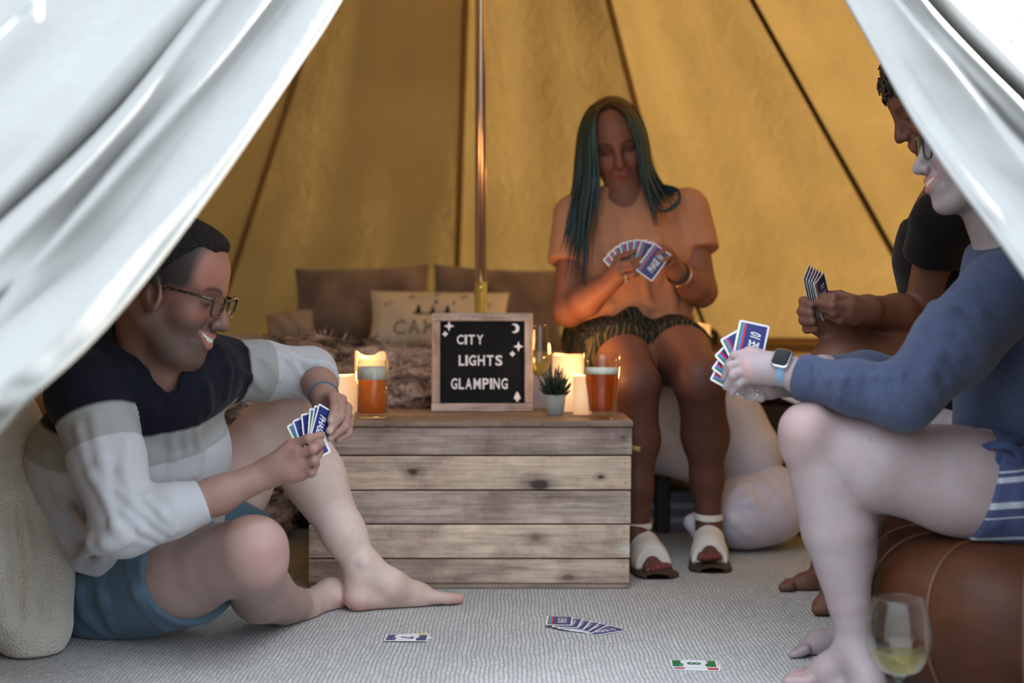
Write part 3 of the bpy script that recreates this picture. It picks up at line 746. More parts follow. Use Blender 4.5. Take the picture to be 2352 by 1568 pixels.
M_cream = cloth('cream_cotton', (.86, .76, .60), .05, 500, .2, 8)
po, pf = pillow('camp_pillow', 1008, 735, 5.0, 322, 142, M_cream, 'cream pillow printed with pine trees in front of the brown pillows', -1, 22, .07)
M_ink = simple('black_print', (.02, .022, .02), .9); M_inkg = simple('grey_print', (.36, .34, .27), .9)
prn = GB(); prn2 = GB()
def uvp(px, py): return ((px-1008)/161, -(py-735)/71)
def on_pillow(G_, V, Fs, mi=0): G_.add([pf(*uvp(a, b), .004) for a, b in V], Fs, mi)
for (tx, ty, sz) in ((963, 737, 1.0), (996, 737, .8), (1030, 735, .8), (1003, 712, .5), (1044, 712, .4)):
    for lv in range(3):
        w2, yt, yb = (9-2*lv)*sz, ty-(12+8*lv)*sz, ty-(6*lv)*sz
        on_pillow(prn, [(tx-w2, yb), (tx+w2, yb), (tx, yt)], [(0, 1, 2)])
on_pillow(prn, [(950, 738), (1050, 738), (1050, 735), (950, 735)], [(0, 1, 2, 3)])
for i, ch in enumerate('HAPPY'):
    V, Fs = text_mesh(ch, 1, 0, .01); a = (i-2)*.24; ctx, cty = 1008+255*math.sin(a), 690+90*(1-math.cos(a*1.6))
    g_ = GB(); on_pillow(g_, [(ctx+(x-.33)*30*math.cos(a)+y*10*math.sin(a), cty-y*20+(x-.33)*30*math.sin(a)*.7) for x, y, z in V], Fs); g_.build('printed_letter', M_inkg, po, False)
for i, ch in enumerate('CAMPER'):
    V, Fs = text_mesh(ch, 1, 0, .02); mn, mx = V.min(0), V.max(0); g_ = GB()
    on_pillow(g_, [(905+i*35+(x-mn[0])/(mx[0]-mn[0])*29, 784-y*46) for x, y, z in V], Fs); g_.build('printed_letter', M_inkg, po, False)
prn.build('tree_print', M_ink, po, False)
pillow('sleeping_pillow', 668, 752, 5.25, 110, 80, cloth('pink_cotton', (.5, .40, .36), .05), 'small pale pillow peeking above the fur throw at far left', 8, 30, .06)

# fur throw -----------------------------------------------------------------------------
sd = Sdf()
sd.bx((-.70, 4.72, .478), (.42, .42, .03), .045, k=0)
sd.chain([P(540, 830, 4.45), P(700, 838, 4.4), P(860, 850, 4.35), P(1010, 850, 4.32)], [.08, .075, .07, .065], .06)
sd.chain([P(560, 880, 4.2), P(720, 890, 4.2), P(850, 895, 4.17), P(1000, 890, 4.2)], [.09, .085, .075, .06], .06)
sd.chain([P(600, 930, 4.2), P(640, 1100, 4.2), P(620, 1215, 4.18)], [.08, .07, .055], .06)
sd.chain([P(560, 930, 4.2), P(600, 1120, 4.22), P(575, 1215, 4.2)], [.08, .08, .055], .06)
V, Q = sd.mesh(.014, lambda p: .014*vnoise(p, 16, 8)+.007*vnoise(p, 45, 9))
t = NT('grey_brown_fur'); v = t.coord('Object', (2.2, 2.2, 7)); a = t.noise(v, 3.0, 5, .65, 1.2); v2 = t.coord('Object', (1, 1, 1)); b = t.noise(v2, 90, 3, .6)
t.set(Base_Color=t.mix(.6, t.ramp(a, [(.38, (.022, .019, .021)), (.47, (.32, .26, .25)), (.60, (.85, .75, .72))]), t.ramp(b, [(.3, (.3, .28, .28)), (.7, (1.2, 1.15, 1.1))]), 'MULTIPLY'), Roughness=.95)
t.bump(b, .9, .02); M_fur = t.m
fur = mesh_np('fur_throw', V, Q, M_fur); tag(fur, 'shaggy grey and brown fur throw spread over the bed behind the letter board', 'throw')
# tufts
fb = GB(); ids = nr.choice(len(V), 5200, replace=False); ctr = V.mean(0)
me = fur.data; nrm = np.zeros(len(V)*3, np.float32); me.vertices.foreach_get('normal', nrm); nrm = nrm.reshape(-1, 3)
for i in ids:
    p, nn = V[i], nrm[i]; 
    if nn[1] > .5: continue
    tdir = nz(nn*.6+nr.normal(size=3)*.45+np.array([0, -.1, -.35])); L = .018+.02*nr.rand(); sx = nz(np.cross(tdir, nr.normal(size=3)))*.0035
    fb.add([p-sx-nn*.003, p+sx-nn*.003, p+tdir*L*.6+sx*.5, p+tdir*L], [(0, 1, 2), (0, 2, 3)])
tf = fb.build('fur_pile', M_fur, fur, False); tf['kind'] = 'stuff'

# candle and bits beyond the girl ---------------------------------------------------------
candle(1602, 4.9, 58, 92, 'orange glowing candle on the bed behind the girl, beside the tie cord', .85, z0=P(0, 838, 4.9)[2], seed=5, amp=.01)
M_trunk = NT('dark_leather'); v = M_trunk.coord(); M_trunk.set(Base_Color=M_trunk.ramp(M_trunk.noise(v, 9, 4), [(.3, (.012, .006, .004)), (.7, (.05, .024, .014))]), Roughness=.35); M_trunk = M_trunk.m
tk = empty('leather_chest', (.95, 4.55, 0), 'dark brown leather chest behind the near woman forearm', 'chest')
zt = .40
GB().box((1.02, 4.55, zt/2), (.80, .55, zt), bev=.012).build('body', M_trunk, tk, False)
GB().box((1.02, 4.55, zt+.032), (.83, .58, .06), bev=.02).build('lid', M_trunk, tk, False)
M_stud = NT('nickel_stud'); M_stud.set(Base_Color=(.8, .8, .85), Metallic=1.0, Roughness=.12); M_stud = M_stud.m
for k in range(14):
    GB().lathe([(0, .007), (.005, .005), (.007, 0), (.007, -.003)], (.64+k*.06, 4.26, zt+.032), 12, axis=(0, -1, 0)).build('stud', M_stud, tk)
nx = empty('folded_napkin', P(1805, 915, 4.2), 'folded white napkin hanging over the dark leather chest', 'napkin')
M_nap = cloth('white_paper', (.85, .84, .86), .03, 400, .1)
GB().box(P(1805, 905, 4.25)+np.array([.03, .02, 0]), (.16, .012, .055), rot=np.array(Matrix.Rotation(math.radians(22), 3, 'Y')), bev=.003).build('front_fold', M_nap, nx, False)
GB().box(P(1815, 880, 4.27)+np.array([.03, .03, .012]), (.17, .02, .05), rot=np.array(Matrix.Rotation(math.radians(22), 3, 'Y')), bev=.003).build('back_fold', M_nap, nx, False)
# lilac storage sack tied with a knot
sk = Sdf(); d = 4.03
sk.el(P(1730, 1172, d), (S(112, d), .13, S(82, d)), k=0).el(P(1690, 1185, d-.03), (S(70, d), .10, S(66, d)), k=.05)
sk.el(P(1790, 1150, d+.02), (S(60, d), .10, S(80, d)), k=.05)
sk.chain([P(1660, 1150, d-.06), P(1630, 1175, d-.09), P(1590, 1200, d-.1)], [.03, .017, .026], .03)
sk.chain([P(1640, 1165, d-.09), P(1622, 1140, d-.1), P(1616, 1118, d-.1)], [.018, .012, .02], .02)
sk.chain([P(1636, 1170, d-.09), P(1612, 1225, d-.1)], [.016, .03], .02)
for (a, b) in (((1660, 1155), (1720, 1110)), ((1660, 1165), (1750, 1150)), ((1655, 1175), (1720, 1225)), ((1690, 1110), (1760, 1200)), ((1720, 1095), (1800, 1160))):
    sk.fold([(*a, 3.5, 4.4), ((a[0]+b[0])/2, (a[1]+b[1])/2-4, 3.5, 4.4), (*b, 3.5, 4.4)], .012, .010, .012)
V, Q = sk.mesh(.007, lambda p: .003*vnoise(p, 40, 2), zmin=.004)
sack = mesh_np('storage_sack', V, Q, cloth('lilac_cotton', (.60, .55, .62), .06, 400, .2)); tag(sack, 'lilac cloth sack tied with a knot under the bed end', 'sack')
# stored things under the bed
M_dk = cloth('dark_case_cloth', (.014, .015, .02), .2, 300, .2)
cs_ = GB().box((-.42, 4.75, .085), (.98, .7, .165), bev=.015).build('storage_case', M_dk, None, False); tag(cs_, 'flat black storage case pushed under the bed', 'case')
bx_ = empty('storage_box', (.40, 4.5, 0), 'striped grey and white box under the bed behind the girl legs', 'box')
M_bx = simple('grey_card', (.25, .25, .30), .8); M_bx2 = simple('white_card', (.55, .55, .58), .8)
GB().box((.35, 4.6, .06), (.46, .4, .12), bev=.004).build('body', M_bx, bx_, False)
for zz in (.03, .075): GB().box((.35, 4.397, zz), (.44, .006, .016)).build('stripe', M_bx2, bx_, False)

# ---- leather pouf (near right) and its twin behind ----------------------------------------
t = NT('brown_pouf_leather'); v = t.coord(); a = t.noise(v, 4, 5, .6); b = t.noise(v, 120, 3)
t.set(Base_Color=t.ramp(a, [(.28, (.026, .0075, .003)), (.5, (.055, .017, .0065)), (.75, (.11, .040, .017))]), Roughness=t.ramp(a, [(.3, (.42,)*3), (.7, (.6,)*3)]), Specular_IOR_Level=.22); t.bump(t.math('ADD', t.math('MULTIPLY', a, .6), t.math('MULTIPLY', b, .3)), .25, .006); M_pouf = t.m
M_pipe = simple('pouf_piping', (.10, .036, .016), .6)
def pouf(cx, cy, R, H, label, rot=0, n=12):
    o = empty('leather_pouf', (cx, cy, 0), label, 'pouf')
    prof = catmull([(.02, 0, 0), (R*.74, 0, .004), (R*.95, 0, H*.22), (R, 0, H*.5), (R*.95, 0, H*.78), (R*.74, 0, H*.965), (R*.35, 0, H*1.0), (.02, 0, H*.985)], 30)
    for k in range(n):
        G = []
        for p in prof:
            row = []
            for u in np.linspace(0, 1, 9):
                a = rot+2*math.pi*(k+u)/n; bul = 1+.030*math.sin(math.pi*u)
                row.append((cx+p[0]*bul*math.cos(a), cy+p[0]*bul*math.sin(a), p[2]))
            G.append(row)
        GB().grid(G).build('leather_panel', M_pouf, o)
        a = rot+2*math.pi*k/n
        GB().tube([(cx+(p[0]+.001)*math.cos(a), cy+(p[0]+.001)*math.sin(a), p[2]) for p in prof[1:-1]], .0042, 6).build('piping', M_pipe, o)
    return o
PX, PY = .955, 2.58
pouf(PX, PY, .315, .272, 'big round brown leather pouf under the woman in the blue sweater', .1)
pouf(1.06, 3.30, .27, .42, 'brown leather pouf under the man in black', .3)
# ================================================================ PEOPLE: shared builders
t = NT('skin'); col = t.attr('Col'); v = t.coord(); a = t.noise(v, 22, 4, .6); b = t.noise(v, 190, 3)
t.set(Base_Color=t.mix(.35, col.outputs['Color'], t.ramp(a, [(.3, (.78, .62, .60)), (.6, (1.0, 1.0, 1.0))]), 'MULTIPLY'), Roughness=.55, Specular_IOR_Level=.3)
t.b.inputs['Subsurface Weight'].default_value = .08; t.b.inputs['Subsurface Radius'].default_value = (.012, .005, .003); t.b.inputs['Subsurface Scale'].default_value = 1.0
t.bump(t.math('ADD', t.math('MULTIPLY', a, .4), t.math('MULTIPLY', b, .35)), .12, .004); M_skin = t.m
M_lens = glassy('spectacle_lens', (.97, .98, .98), ior=1.5)
M_gold = NT('gold_ring'); M_gold.set(Base_Color=(.9, .75, .45), Metallic=1.0, Roughness=.2); M_gold = M_gold.m

def sst(x, a, b): u = np.clip((x-a)/(b-a), 0, 1); return u*u*(3-2*u)
def blend(col, w, c): return col*(1-w[:, None])+np.asarray(c)*w[:, None]

class Head:
    """local axes: x forward, y to the person's left, z up; metres at scale 1 (chin to crown .235)"""
    def __init__(s, o, yaw, pitch, roll, sc):
        # yaw: heading of the face in the ground plane (0 = +X, -90 = towards the camera); pitch down positive; roll about the face axis
        cy, sy, cp, sp = math.cos(math.radians(yaw)), math.sin(math.radians(yaw)), math.cos(math.radians(pitch)), math.sin(math.radians(pitch))
        f = np.array([cp*cy, cp*sy, -sp]); u = np.array([sp*cy, sp*sy, cp]); l = np.cross(u, f)
        r = math.radians(roll); l, u = l*math.cos(r)+u*math.sin(r), u*math.cos(r)-l*math.sin(r)
        s.M = np.stack([f, l, u], 1); s.o = np.asarray(o, float); s.s = sc
    def w(s, x, y, z): return s.o+s.s*(s.M @ np.array([x, y, z]))
    def loc(s, V): return ((V-s.o) @ s.M)/s.s
    def sculpt(s, B, smile=.006, open_=.004, ears=True, male=False):
        k = s.s; W = s.w
        el = lambda x, y, z, rx, ry, rz, kk=.012, op='u': B.el(W(x, y, z), (rx*k, ry*k, rz*k), s.M, kk*k, op)
        rc = lambda p, q, a, b, kk=.012, op='u': B.rc(W(*p), W(*q), a*k, b*k, kk*k, op)
        el(-.014, 0, .042, .096, .076, .081)
        el(.028, 0, .038, .066, .066, .066, .03)
        el(.036, 0, -.028, .055, .057, .072, .03)
        for y in (-1, 1):
            rc((-.004, y*.050, -.052), (.054, y*.023, -.099), .019, .016, .03)
            B.sp(W(.057, y*.040, -.028), .023*k, .022*k)
            rc((.084, y*.010, .020), (.068, y*.047, .022), .0095, .009, .016)
        B.sp(W(.070, 0, -.101), (.021 if male else .018)*k, .024*k)
        el(.074, 0, -.064, .022, .030, .024, .018)
        for y in (-1, 1):
            el(.098, y*.033, .000, .017, .018, .013, .014, 's')
            B.sp(W(.0745, y*.032, -.001), .0135*k, .003*k)
            rc((.083, y*.022, .006), (.079, y*.043, .003), .0048, .004, .004)
        rc((.088, 0, .012), (.106, 0, -.022), .0085, .0095, .014)
        B.sp(W(.1105, 0, -.034), .0112*k, .010*k)
        for y in (-1, 1):
            B.sp(W(.0985, y*.0125, -.037), .0085*k, .008*k)
            B.sp(W(.103, y*.0065, -.0455), .0038*k, .004*k, 's')
            # smile fold
            rc((.090, y*.021, -.038), (.079, y*.034, -.064), .004, .003, .008, 's')
        zc, mw = -.064, .029; T = np.linspace(-1, 1, 9); up_, lo_ = [], []
        for t_ in T:
            q = 1-t_*t_; x_ = .0955-.017*t_*t_; zm = zc+.001+smile*t_*t_
            up_.append(W(x_+.0008, mw*t_, zm+.25*open_*q+.0042*(.35+.65*q))); lo_.append(W(x_-.0012, mw*t_, zm-.75*open_*q-.0052*(.35+.65*q)))
        B.chain(up_, [k*.0054*(.45+.55*(1-t_*t_)) for t_ in T], .004*k); B.chain(lo_, [k*.0064*(.45+.55*(1-t_*t_)) for t_ in T], .004*k)
        el(.0745, 0, zc, .0185, .027, .013, .002)
        if ears:
            for y in (-1, 1):
                Me = s.M @ np.array(Matrix.Rotation(math.radians(-12), 3, 'Y')) @ np.array(Matrix.Rotation(math.radians(y*22), 3, 'Z'))
                B.el(W(.004, y*.079, -.008), (.021*k, .0085*k, .033*k), Me, .006*k)
                B.el(W(.008, y*.088, -.006), (.010*k, .007*k, .017*k), Me, .004*k, 's')
                B.sp(W(.018, y*.078, -.010), .006*k, .005*k)
        return s
    def paint(s, V, col, lip=(.42, .14, .12), brow=(.03, .02, .015), lash=.0, teeth=True, smile=.006, open_=.004, stubble=None, scalp=None, eyes_down=True, blush=.25):
        L = s.loc(V); x, y, z = L.T; ay = np.abs(y); near = (np.linalg.norm(L, axis=1) < .19)
        zc = -.064+smile*np.clip(ay/.029, 0, 1)**1.6
        m = sst(x, .070, .078)*near
        if blush: col = blend(col, blush*np.exp(-(((x-.07)/.03)**2+((ay-.042)/.02)**2+((z+.028)/.018)**2)), (.50, .16, .12))
        if stubble is not None:
            w_ = sst(x, -.012, .012)*(1-sst(z, -.052, -.020))*near*sst(z, -.150, -.112)*(1-.0)
            w_ = np.maximum(w_, near*np.exp(-((z+.050)/.007)**2)*sst(x, .085, .092)*(ay < .03))
            w_ = np.maximum(w_, sst(x, -.012, .000)*(1-sst(x, .012, .03))*(1-sst(z, .02, .045))*sst(z, -.07, -.04)*(ay > .045)*near)
            col = blend(col, w_*.78, stubble)
        tt = np.clip(ay/.029, 0, 1.2); q = np.clip(1-tt*tt, 0, 1); zm = -.064+.001+smile*tt*tt; mm = (x > .060)*near*(1-sst(tt, 1.0, 1.12))
        zu, zl = zm+.25*open_*q, zm-.75*open_*q
        wl = mm*sst(z, zl-.0125*(.3+.7*q)-.0015, zl-.0125*(.3+.7*q)+.0015)*(1-sst(z, zu+.0095*(.3+.7*q)-.0015, zu+.0095*(.3+.7*q)+.0015)); col = blend(col, wl*.8, lip)
        ins = mm*sst(z, zl-.0012, zl+.0008)*(1-sst(z, zu-.0005, zu+.0012))
        col = blend(col, ins*.95, (.07, .015, .015))
        if teeth and open_ > 0: col = blend(col, ins*sst(z, zl+.10*open_*q, zl+.26*open_*q)*(tt < .95), teeth if isinstance(teeth, tuple) else (.74, .70, .62))
        bz = .019+.006*np.sin(np.clip((ay-.012)/.04, 0, 1)*math.pi)
        wb = near*(x > .055)*np.exp(-((z-bz)/.0038)**2)*sst(ay, .010, .016)*(1-sst(ay, .046, .054)); col = blend(col, wb*.85, brow)
        we = near*(x > .066)*np.exp(-((z-(-.004 if eyes_down else -.001))/(.0026))**2)*np.exp(-((ay-.032)/.0125)**4); col = blend(col, we*.9, (.025, .015, .012))
        wsck = near*(x > .055)*np.exp(-((z-.004)/.012)**2)*np.exp(-((ay-.032)/.02)**2); col = blend(col, wsck*lash, (.10, .035, .03))  # eye-socket shadow painted into the skin colour
        if scalp is not None: col = scalp(L, col, near)
        return col
    def glasses(s, parent, mat, rim_mat=None, wdt=.050, hgt=.040, zc=-.004, xf=.107, r=.0021):
        W = s.w; k = s.s; g = GB(); ln = []
        for y in (-1, 1):
            ring = []; 
            for i in range(28):
                a = 2*math.pi*i/28; ca, sa = math.cos(a), math.sin(a); p = 3.2
                q = (abs(ca)**p+abs(sa)**p)**(-1/p)
                yy = y*.034+q*ca*wdt/2; zz = zc+q*sa*hgt/2
                ring.append(W(xf-.10*abs(yy)**1.35*1.6+.06*zz, yy, zz))
            g.tube(ring, r*k, 8, closed=True); ln.append(ring)
            h = y*(.034+wdt/2)
            g.tube(catmull([W(xf-.10*abs(h)**1.35*1.6, h, zc+.010), W(.070, y*.071, zc+.012), W(.01, y*.082, .008), W(-.012, y*.084, .013), W(-.03, y*.080, -.004)], 16), [r*k*1.15]*14+[r*k, r*k*.8], 8)
        g.tube(catmull([W(xf-.001, -.0095, zc+.008), W(xf+.003, 0, zc+.012), W(xf-.001, .0095, zc+.008)], 7), r*k*.95, 8)
        o = g.build('eyeglasses', mat, parent)
        for i, ring in enumerate(ln):
            GB().add(ring, [tuple(range(len(ring)))]).build('lens', M_lens, o, False)
        return o
def finger(B, pts, r, k=.0035):
    m = len(pts); rs = [r*(1-.10*i) for i in range(m)]
    B.chain([P(*p) for p in pts], rs, k)
    for p in pts[1:-1]: B.sp(P(*p), r*1.0, k)
def flesh(B, name, parent, h, paint, zmin=None, mat=None, smooth=1):
    V, Q = B.mesh(h, zmin=zmin, smooth=smooth); col = paint(V)
    return mesh_np(name, V, Q, mat or M_skin, parent, attrs={'Col': np.clip(col, 0, 1)})
def knuckle_tint(V, col, pts, r=.011, c=(.55, .20, .16), w=.35):
    for p in pts:
        d = np.linalg.norm(V-P(*p), axis=1); col = blend(col, w*np.exp(-(d/r)**2), c)
    return col

# ---- playing cards ----------------------------------------------------------------------
M_card = simple('card_white', (.80, .79, .80), .35)
M_cblue = simple('card_blue', (.022, .032, .17), .35); M_cred = simple('card_red', (.55, .02, .03), .35); M_csky = simple('card_sky', (.07, .22, .55), .35)
M_cgrn = simple('card_green', (.02, .17, .06), .35); M_cyel = simple('card_yellow', (.75, .55, .04), .35); M_cpale = simple('card_print_white', (.78, .77, .80), .35)
CW, CL = .0565, .0885
LOGO = text_mesh('PHASE 10', 1, 0, .015, .92, 'CENTER', .25)
def rrect(w_, h_, r, n=4):
    o = []
    for cx, cy, a0 in ((w_/2-r, h_/2-r, 0), (-w_/2+r, h_/2-r, 90), (-w_/2+r, -h_/2+r, 180), (w_/2-r, -h_/2+r, 270)):
        for i in range(n+1):
            a = math.radians(a0+90*i/n); o.append((cx+r*math.cos(a), cy+r*math.sin(a)))
    return o
def card(c, up, nrm, label, group, face='back', num=None, numcol=None, bend=0.0, flip=False):
    """c centre, up = long axis, nrm = direction the printed side looks"""
    up = nz(up); nrm = np.asarray(nrm, float); nrm = nz(nrm-up*(nrm @ up)); sx = np.cross(up, nrm)
    W = lambda x, y, z: np.asarray(c)+sx*x+up*y+nrm*(z-bend*((x/CW)**2)*4*.006)
    o = GB(); th = .00035; rr = rrect(CW, CL, .004); m = len(rr)
    o.add([W(x, y, -th) for x, y in rr]+[W(x, y, th) for x, y in rr], [tuple(range(m-1, -1, -1)), tuple(range(m, 2*m))]+[(i, (i+1) % m, m+(i+1) % m, m+i) for i in range(m)])
    root = o.build('playing_card', M_card, None, False); tag(root, label, 'card', group)
    g = GB(); z0 = th+.00018
    def quad(x0, x1, y0, y1, mi, z=z0): g.add([W(x0, y0, z), W(x1, y0, z), W(x1, y1, z), W(x0, y1, z)], [(0, 1, 2, 3)], mi)
    def poly(pts, mi, z=z0): g.add([W(x, y, z) for x, y in pts], [tuple(range(len(pts)))], mi)
    w2, h2 = CW/2-.0035, CL/2-.0035; fx = -1 if flip else 1
    if face == 'back':
        quad(-w2, w2, -h2, h2, 0)
        xx = -w2
        for mi, wd_ in ((4, .0009), (3, .0022), (2, .0045), (1, .0038)):
            poly([(fx*xx, -h2), (fx*(xx+wd_), -h2), (fx*(xx+wd_), h2), (fx*xx, h2)][::fx], mi, z0+.00012); xx += wd_
        V, Fs = LOGO; wd = np.ptp(V[:, 0]); ht = np.ptp(V[:, 1]); q = .60*CL/wd
        g.add([W(fx*(.0055-(y-ht/2)*q*2.0), fx*x*q, z0+.0003) for x, y, z in V], Fs, 5)
    else:
        cm = {'blue': 0, 'green': 3, 'red': 1, 'yellow': 4}[numcol]
        for sg in (-1, 1):
            poly([(-w2, sg*h2), (w2, sg*h2), (w2, sg*(h2-.019)), (.006, sg*(h2-.021)), (-.006, sg*(h2-.015)), (-w2, sg*(h2-.018))][::(1 if sg < 0 else -1)], cm)
            V, Fs = text_mesh(num, 1, 0, .01, 1, 'CENTER')
            g.add([W(sg*(-w2*.55)+x*.009*-sg, sg*(h2-.013)+y*-.009*sg+0, z0+.0003) for x, y, z in V], Fs, 5)
        V, Fs = text_mesh(num, 1, 0, .03, 1, 'CENTER'); 
        cxy = (V.max(0)+V.min(0))/2
        g.add([W((x-cxy[0])*.040, (y-cxy[1])*.036, z0+.0002) for x, y, z in V], Fs, cm)
    g.build('print', [M_cblue, M_cred, M_csky, M_cgrn, M_cyel, M_cpale], root, False)
    return root
def hand_fan(specs, who, group, flips=()):
    """specs: (px, py, d, angle of the long axis from vertical in the picture, yaw, pitch)"""
    names = ['first', 'second', 'third', 'fourth', 'fifth', 'sixth', 'seventh', 'eighth']
    for i, (px, py, d, ang, yaw, pit) in enumerate(specs):
        a = math.radians(ang); up = np.array([math.sin(a), 0, math.cos(a)]); n = np.array([0, -1., 0])
        Ry = np.array(Matrix.Rotation(math.radians(yaw), 3, 'Z')); Rx = np.array(Matrix.Rotation(math.radians(pit), 3, 'X'))
        card(P(px, py, d), Ry @ Rx @ up, Ry @ Rx @ n, '%s card from the left in the fan held by %s' % (names[i], who), group, flip=i in flips)
# ================================================================ MAN seated on the floor at left
man = empty('person', (P(300, 1450, 2.95)[0], 2.97, 0), 'person in glasses and navy and white shirt, cross-legged on carpet at left holding cards', 'person')
SK = np.array((.58, .42, .36))
B = Sdf()
NH, FH = (262, 1352, 2.97), (385, 1322, 3.12)
B.rc(P(*NH), P(*FH), .098, .098, .03)
B.chain([P(315, 1320, 3.05), P(300, 1190, 2.98), P(315, 1010, 2.88), P(350, 890, 2.84)], [.125, .140, .150, .115], .04)
B.rc(P(215, 905, 2.70), P(470, 850, 2.93), .062, .058, .04)                     # shoulders
B.rc(P(340, 850, 2.82), P(385, 735, 2.765), .070, .064, .03)                    # neck
B.rc(P(395, 880, 2.78), P(400, 800, 2.76), .045, .05, .03)
# near arm
B.chain([P(205, 905, 2.69), P(285, 1205, 2.61)], [.048, .036], .01)
B.chain([P(288, 1203, 2.61), P(400, 1172, 2.63), P(500, 1137, 2.665), P(612, 1088, 2.70)], [.036, .037, .0335, .0275], .02)
# near hand
for m_ in ((668, 1021, 2.695), (683, 1042, 2.68), (692, 1067, 2.685), (692, 1090, 2.70)):
    B.rc(P(616, 1085, 2.70), P(*m_), .0215, .0125, .014)
B.rc(P(640, 1070, 2.695), P(665, 1085, 2.69), .020, .014, .02)
for pts in (((668, 1021, 2.695), (707, 1008, 2.68), (738, 999, 2.705)), ((683, 1042, 2.68), (719, 1031, 2.668), (738, 1019, 2.70)),
            ((692, 1067, 2.685), (721, 1057, 2.675), (734, 1040, 2.71)), ((692, 1090, 2.70), (715, 1084, 2.69), (726, 1066, 2.72))):
    finger(B, pts, .0100)
finger(B, ((630, 1068, 2.72), (672, 1030, 2.755), (712, 1006, 2.765)), .0115)
# far arm
B.chain([P(490, 850, 2.93), P(712, 858, 3.08)], [.046, .034], .01)
B.chain([P(714, 858, 3.08), P(735, 885, 2.99), P(746, 916, 2.90)], [.034, .035, .027], .015)
for m_ in ((764, 912, 2.85), (784, 918, 2.855), (797, 937, 2.87), (802, 960, 2.885)):
    B.rc(P(747, 920, 2.895), P(*m_), .021, .0118, .012)
for pts in (((764, 912, 2.845), (768, 938, 2.79), (760, 966, 2.772)), ((784, 918, 2.85), (781, 958, 2.785), (757, 989, 2.768)),
            ((797, 937, 2.865), (791, 980, 2.795), (759, 1006, 2.778)), ((802, 960, 2.88), (799, 994, 2.815), (777, 1011, 2.795))):
    finger(B, pts, .0100)
finger(B, ((738, 930, 2.89), (728, 965, 2.85), (738, 990, 2.835)), .0115)
# near leg, folded on the carpet
KN = (578, 1268, 2.68)
B.chain([P(*NH), P(430, 1312, 2.82), P(*KN)], [.090, .085, .066], .03)
B.rc(P(590, 1255, 2.67), P(600, 1300, 2.675), .050, .044, .03)
B.chain([P(580, 1300, 2.70), P(600, 1358, 2.90), P(650, 1385, 3.02), P(698, 1392, 3.12)], [.056, .064, .045, .036], .007)
B.chain([P(695, 1398, 3.13), P(760, 1366, 3.22), P(850, 1368, 3.30)], [.034, .036, .02], .02)
# far leg, knee up
B.chain([P(*FH), P(520, 1120, 3.15), P(655, 940, 3.18)], [.092, .090, .064], .03)
B.sp(P(662, 928, 3.155), .054, .03)
B.chain([P(668, 950, 3.18), P(722, 1095, 3.205), P(790, 1225, 3.2), P(832, 1300, 3.2)], [.056, .065, .045, .036], .03)
B.rc(P(700, 1060, 3.24), P(745, 1150, 3.235), .05, .045, .04)
B.chain([P(832, 1300, 3.2), P(822, 1368, 3.185)], [.037, .032], .02)
B.chain([P(842, 1310, 3.2), P(900, 1345, 3.21), P(960, 1366, 3.24), P(1000, 1376, 3.255)], [.040, .034, .026, .019], .02)
B.rc(P(830, 1375, 3.19), P(960, 1382, 3.24), .026, .014, .02)
B.sp(P(838, 1290, 3.165), .014, .015)
B.chain([P(985, 1370, 3.235), P(1030, 1374, 3.24), P(1053, 1374, 3.25)], [.017, .0125, .0125], .006)
for i in range(4): B.rc(P(985, 1374, 3.26+.018*i), P(1040-9*i, 1377, 3.27+.019*i), .012, .0095, .004)
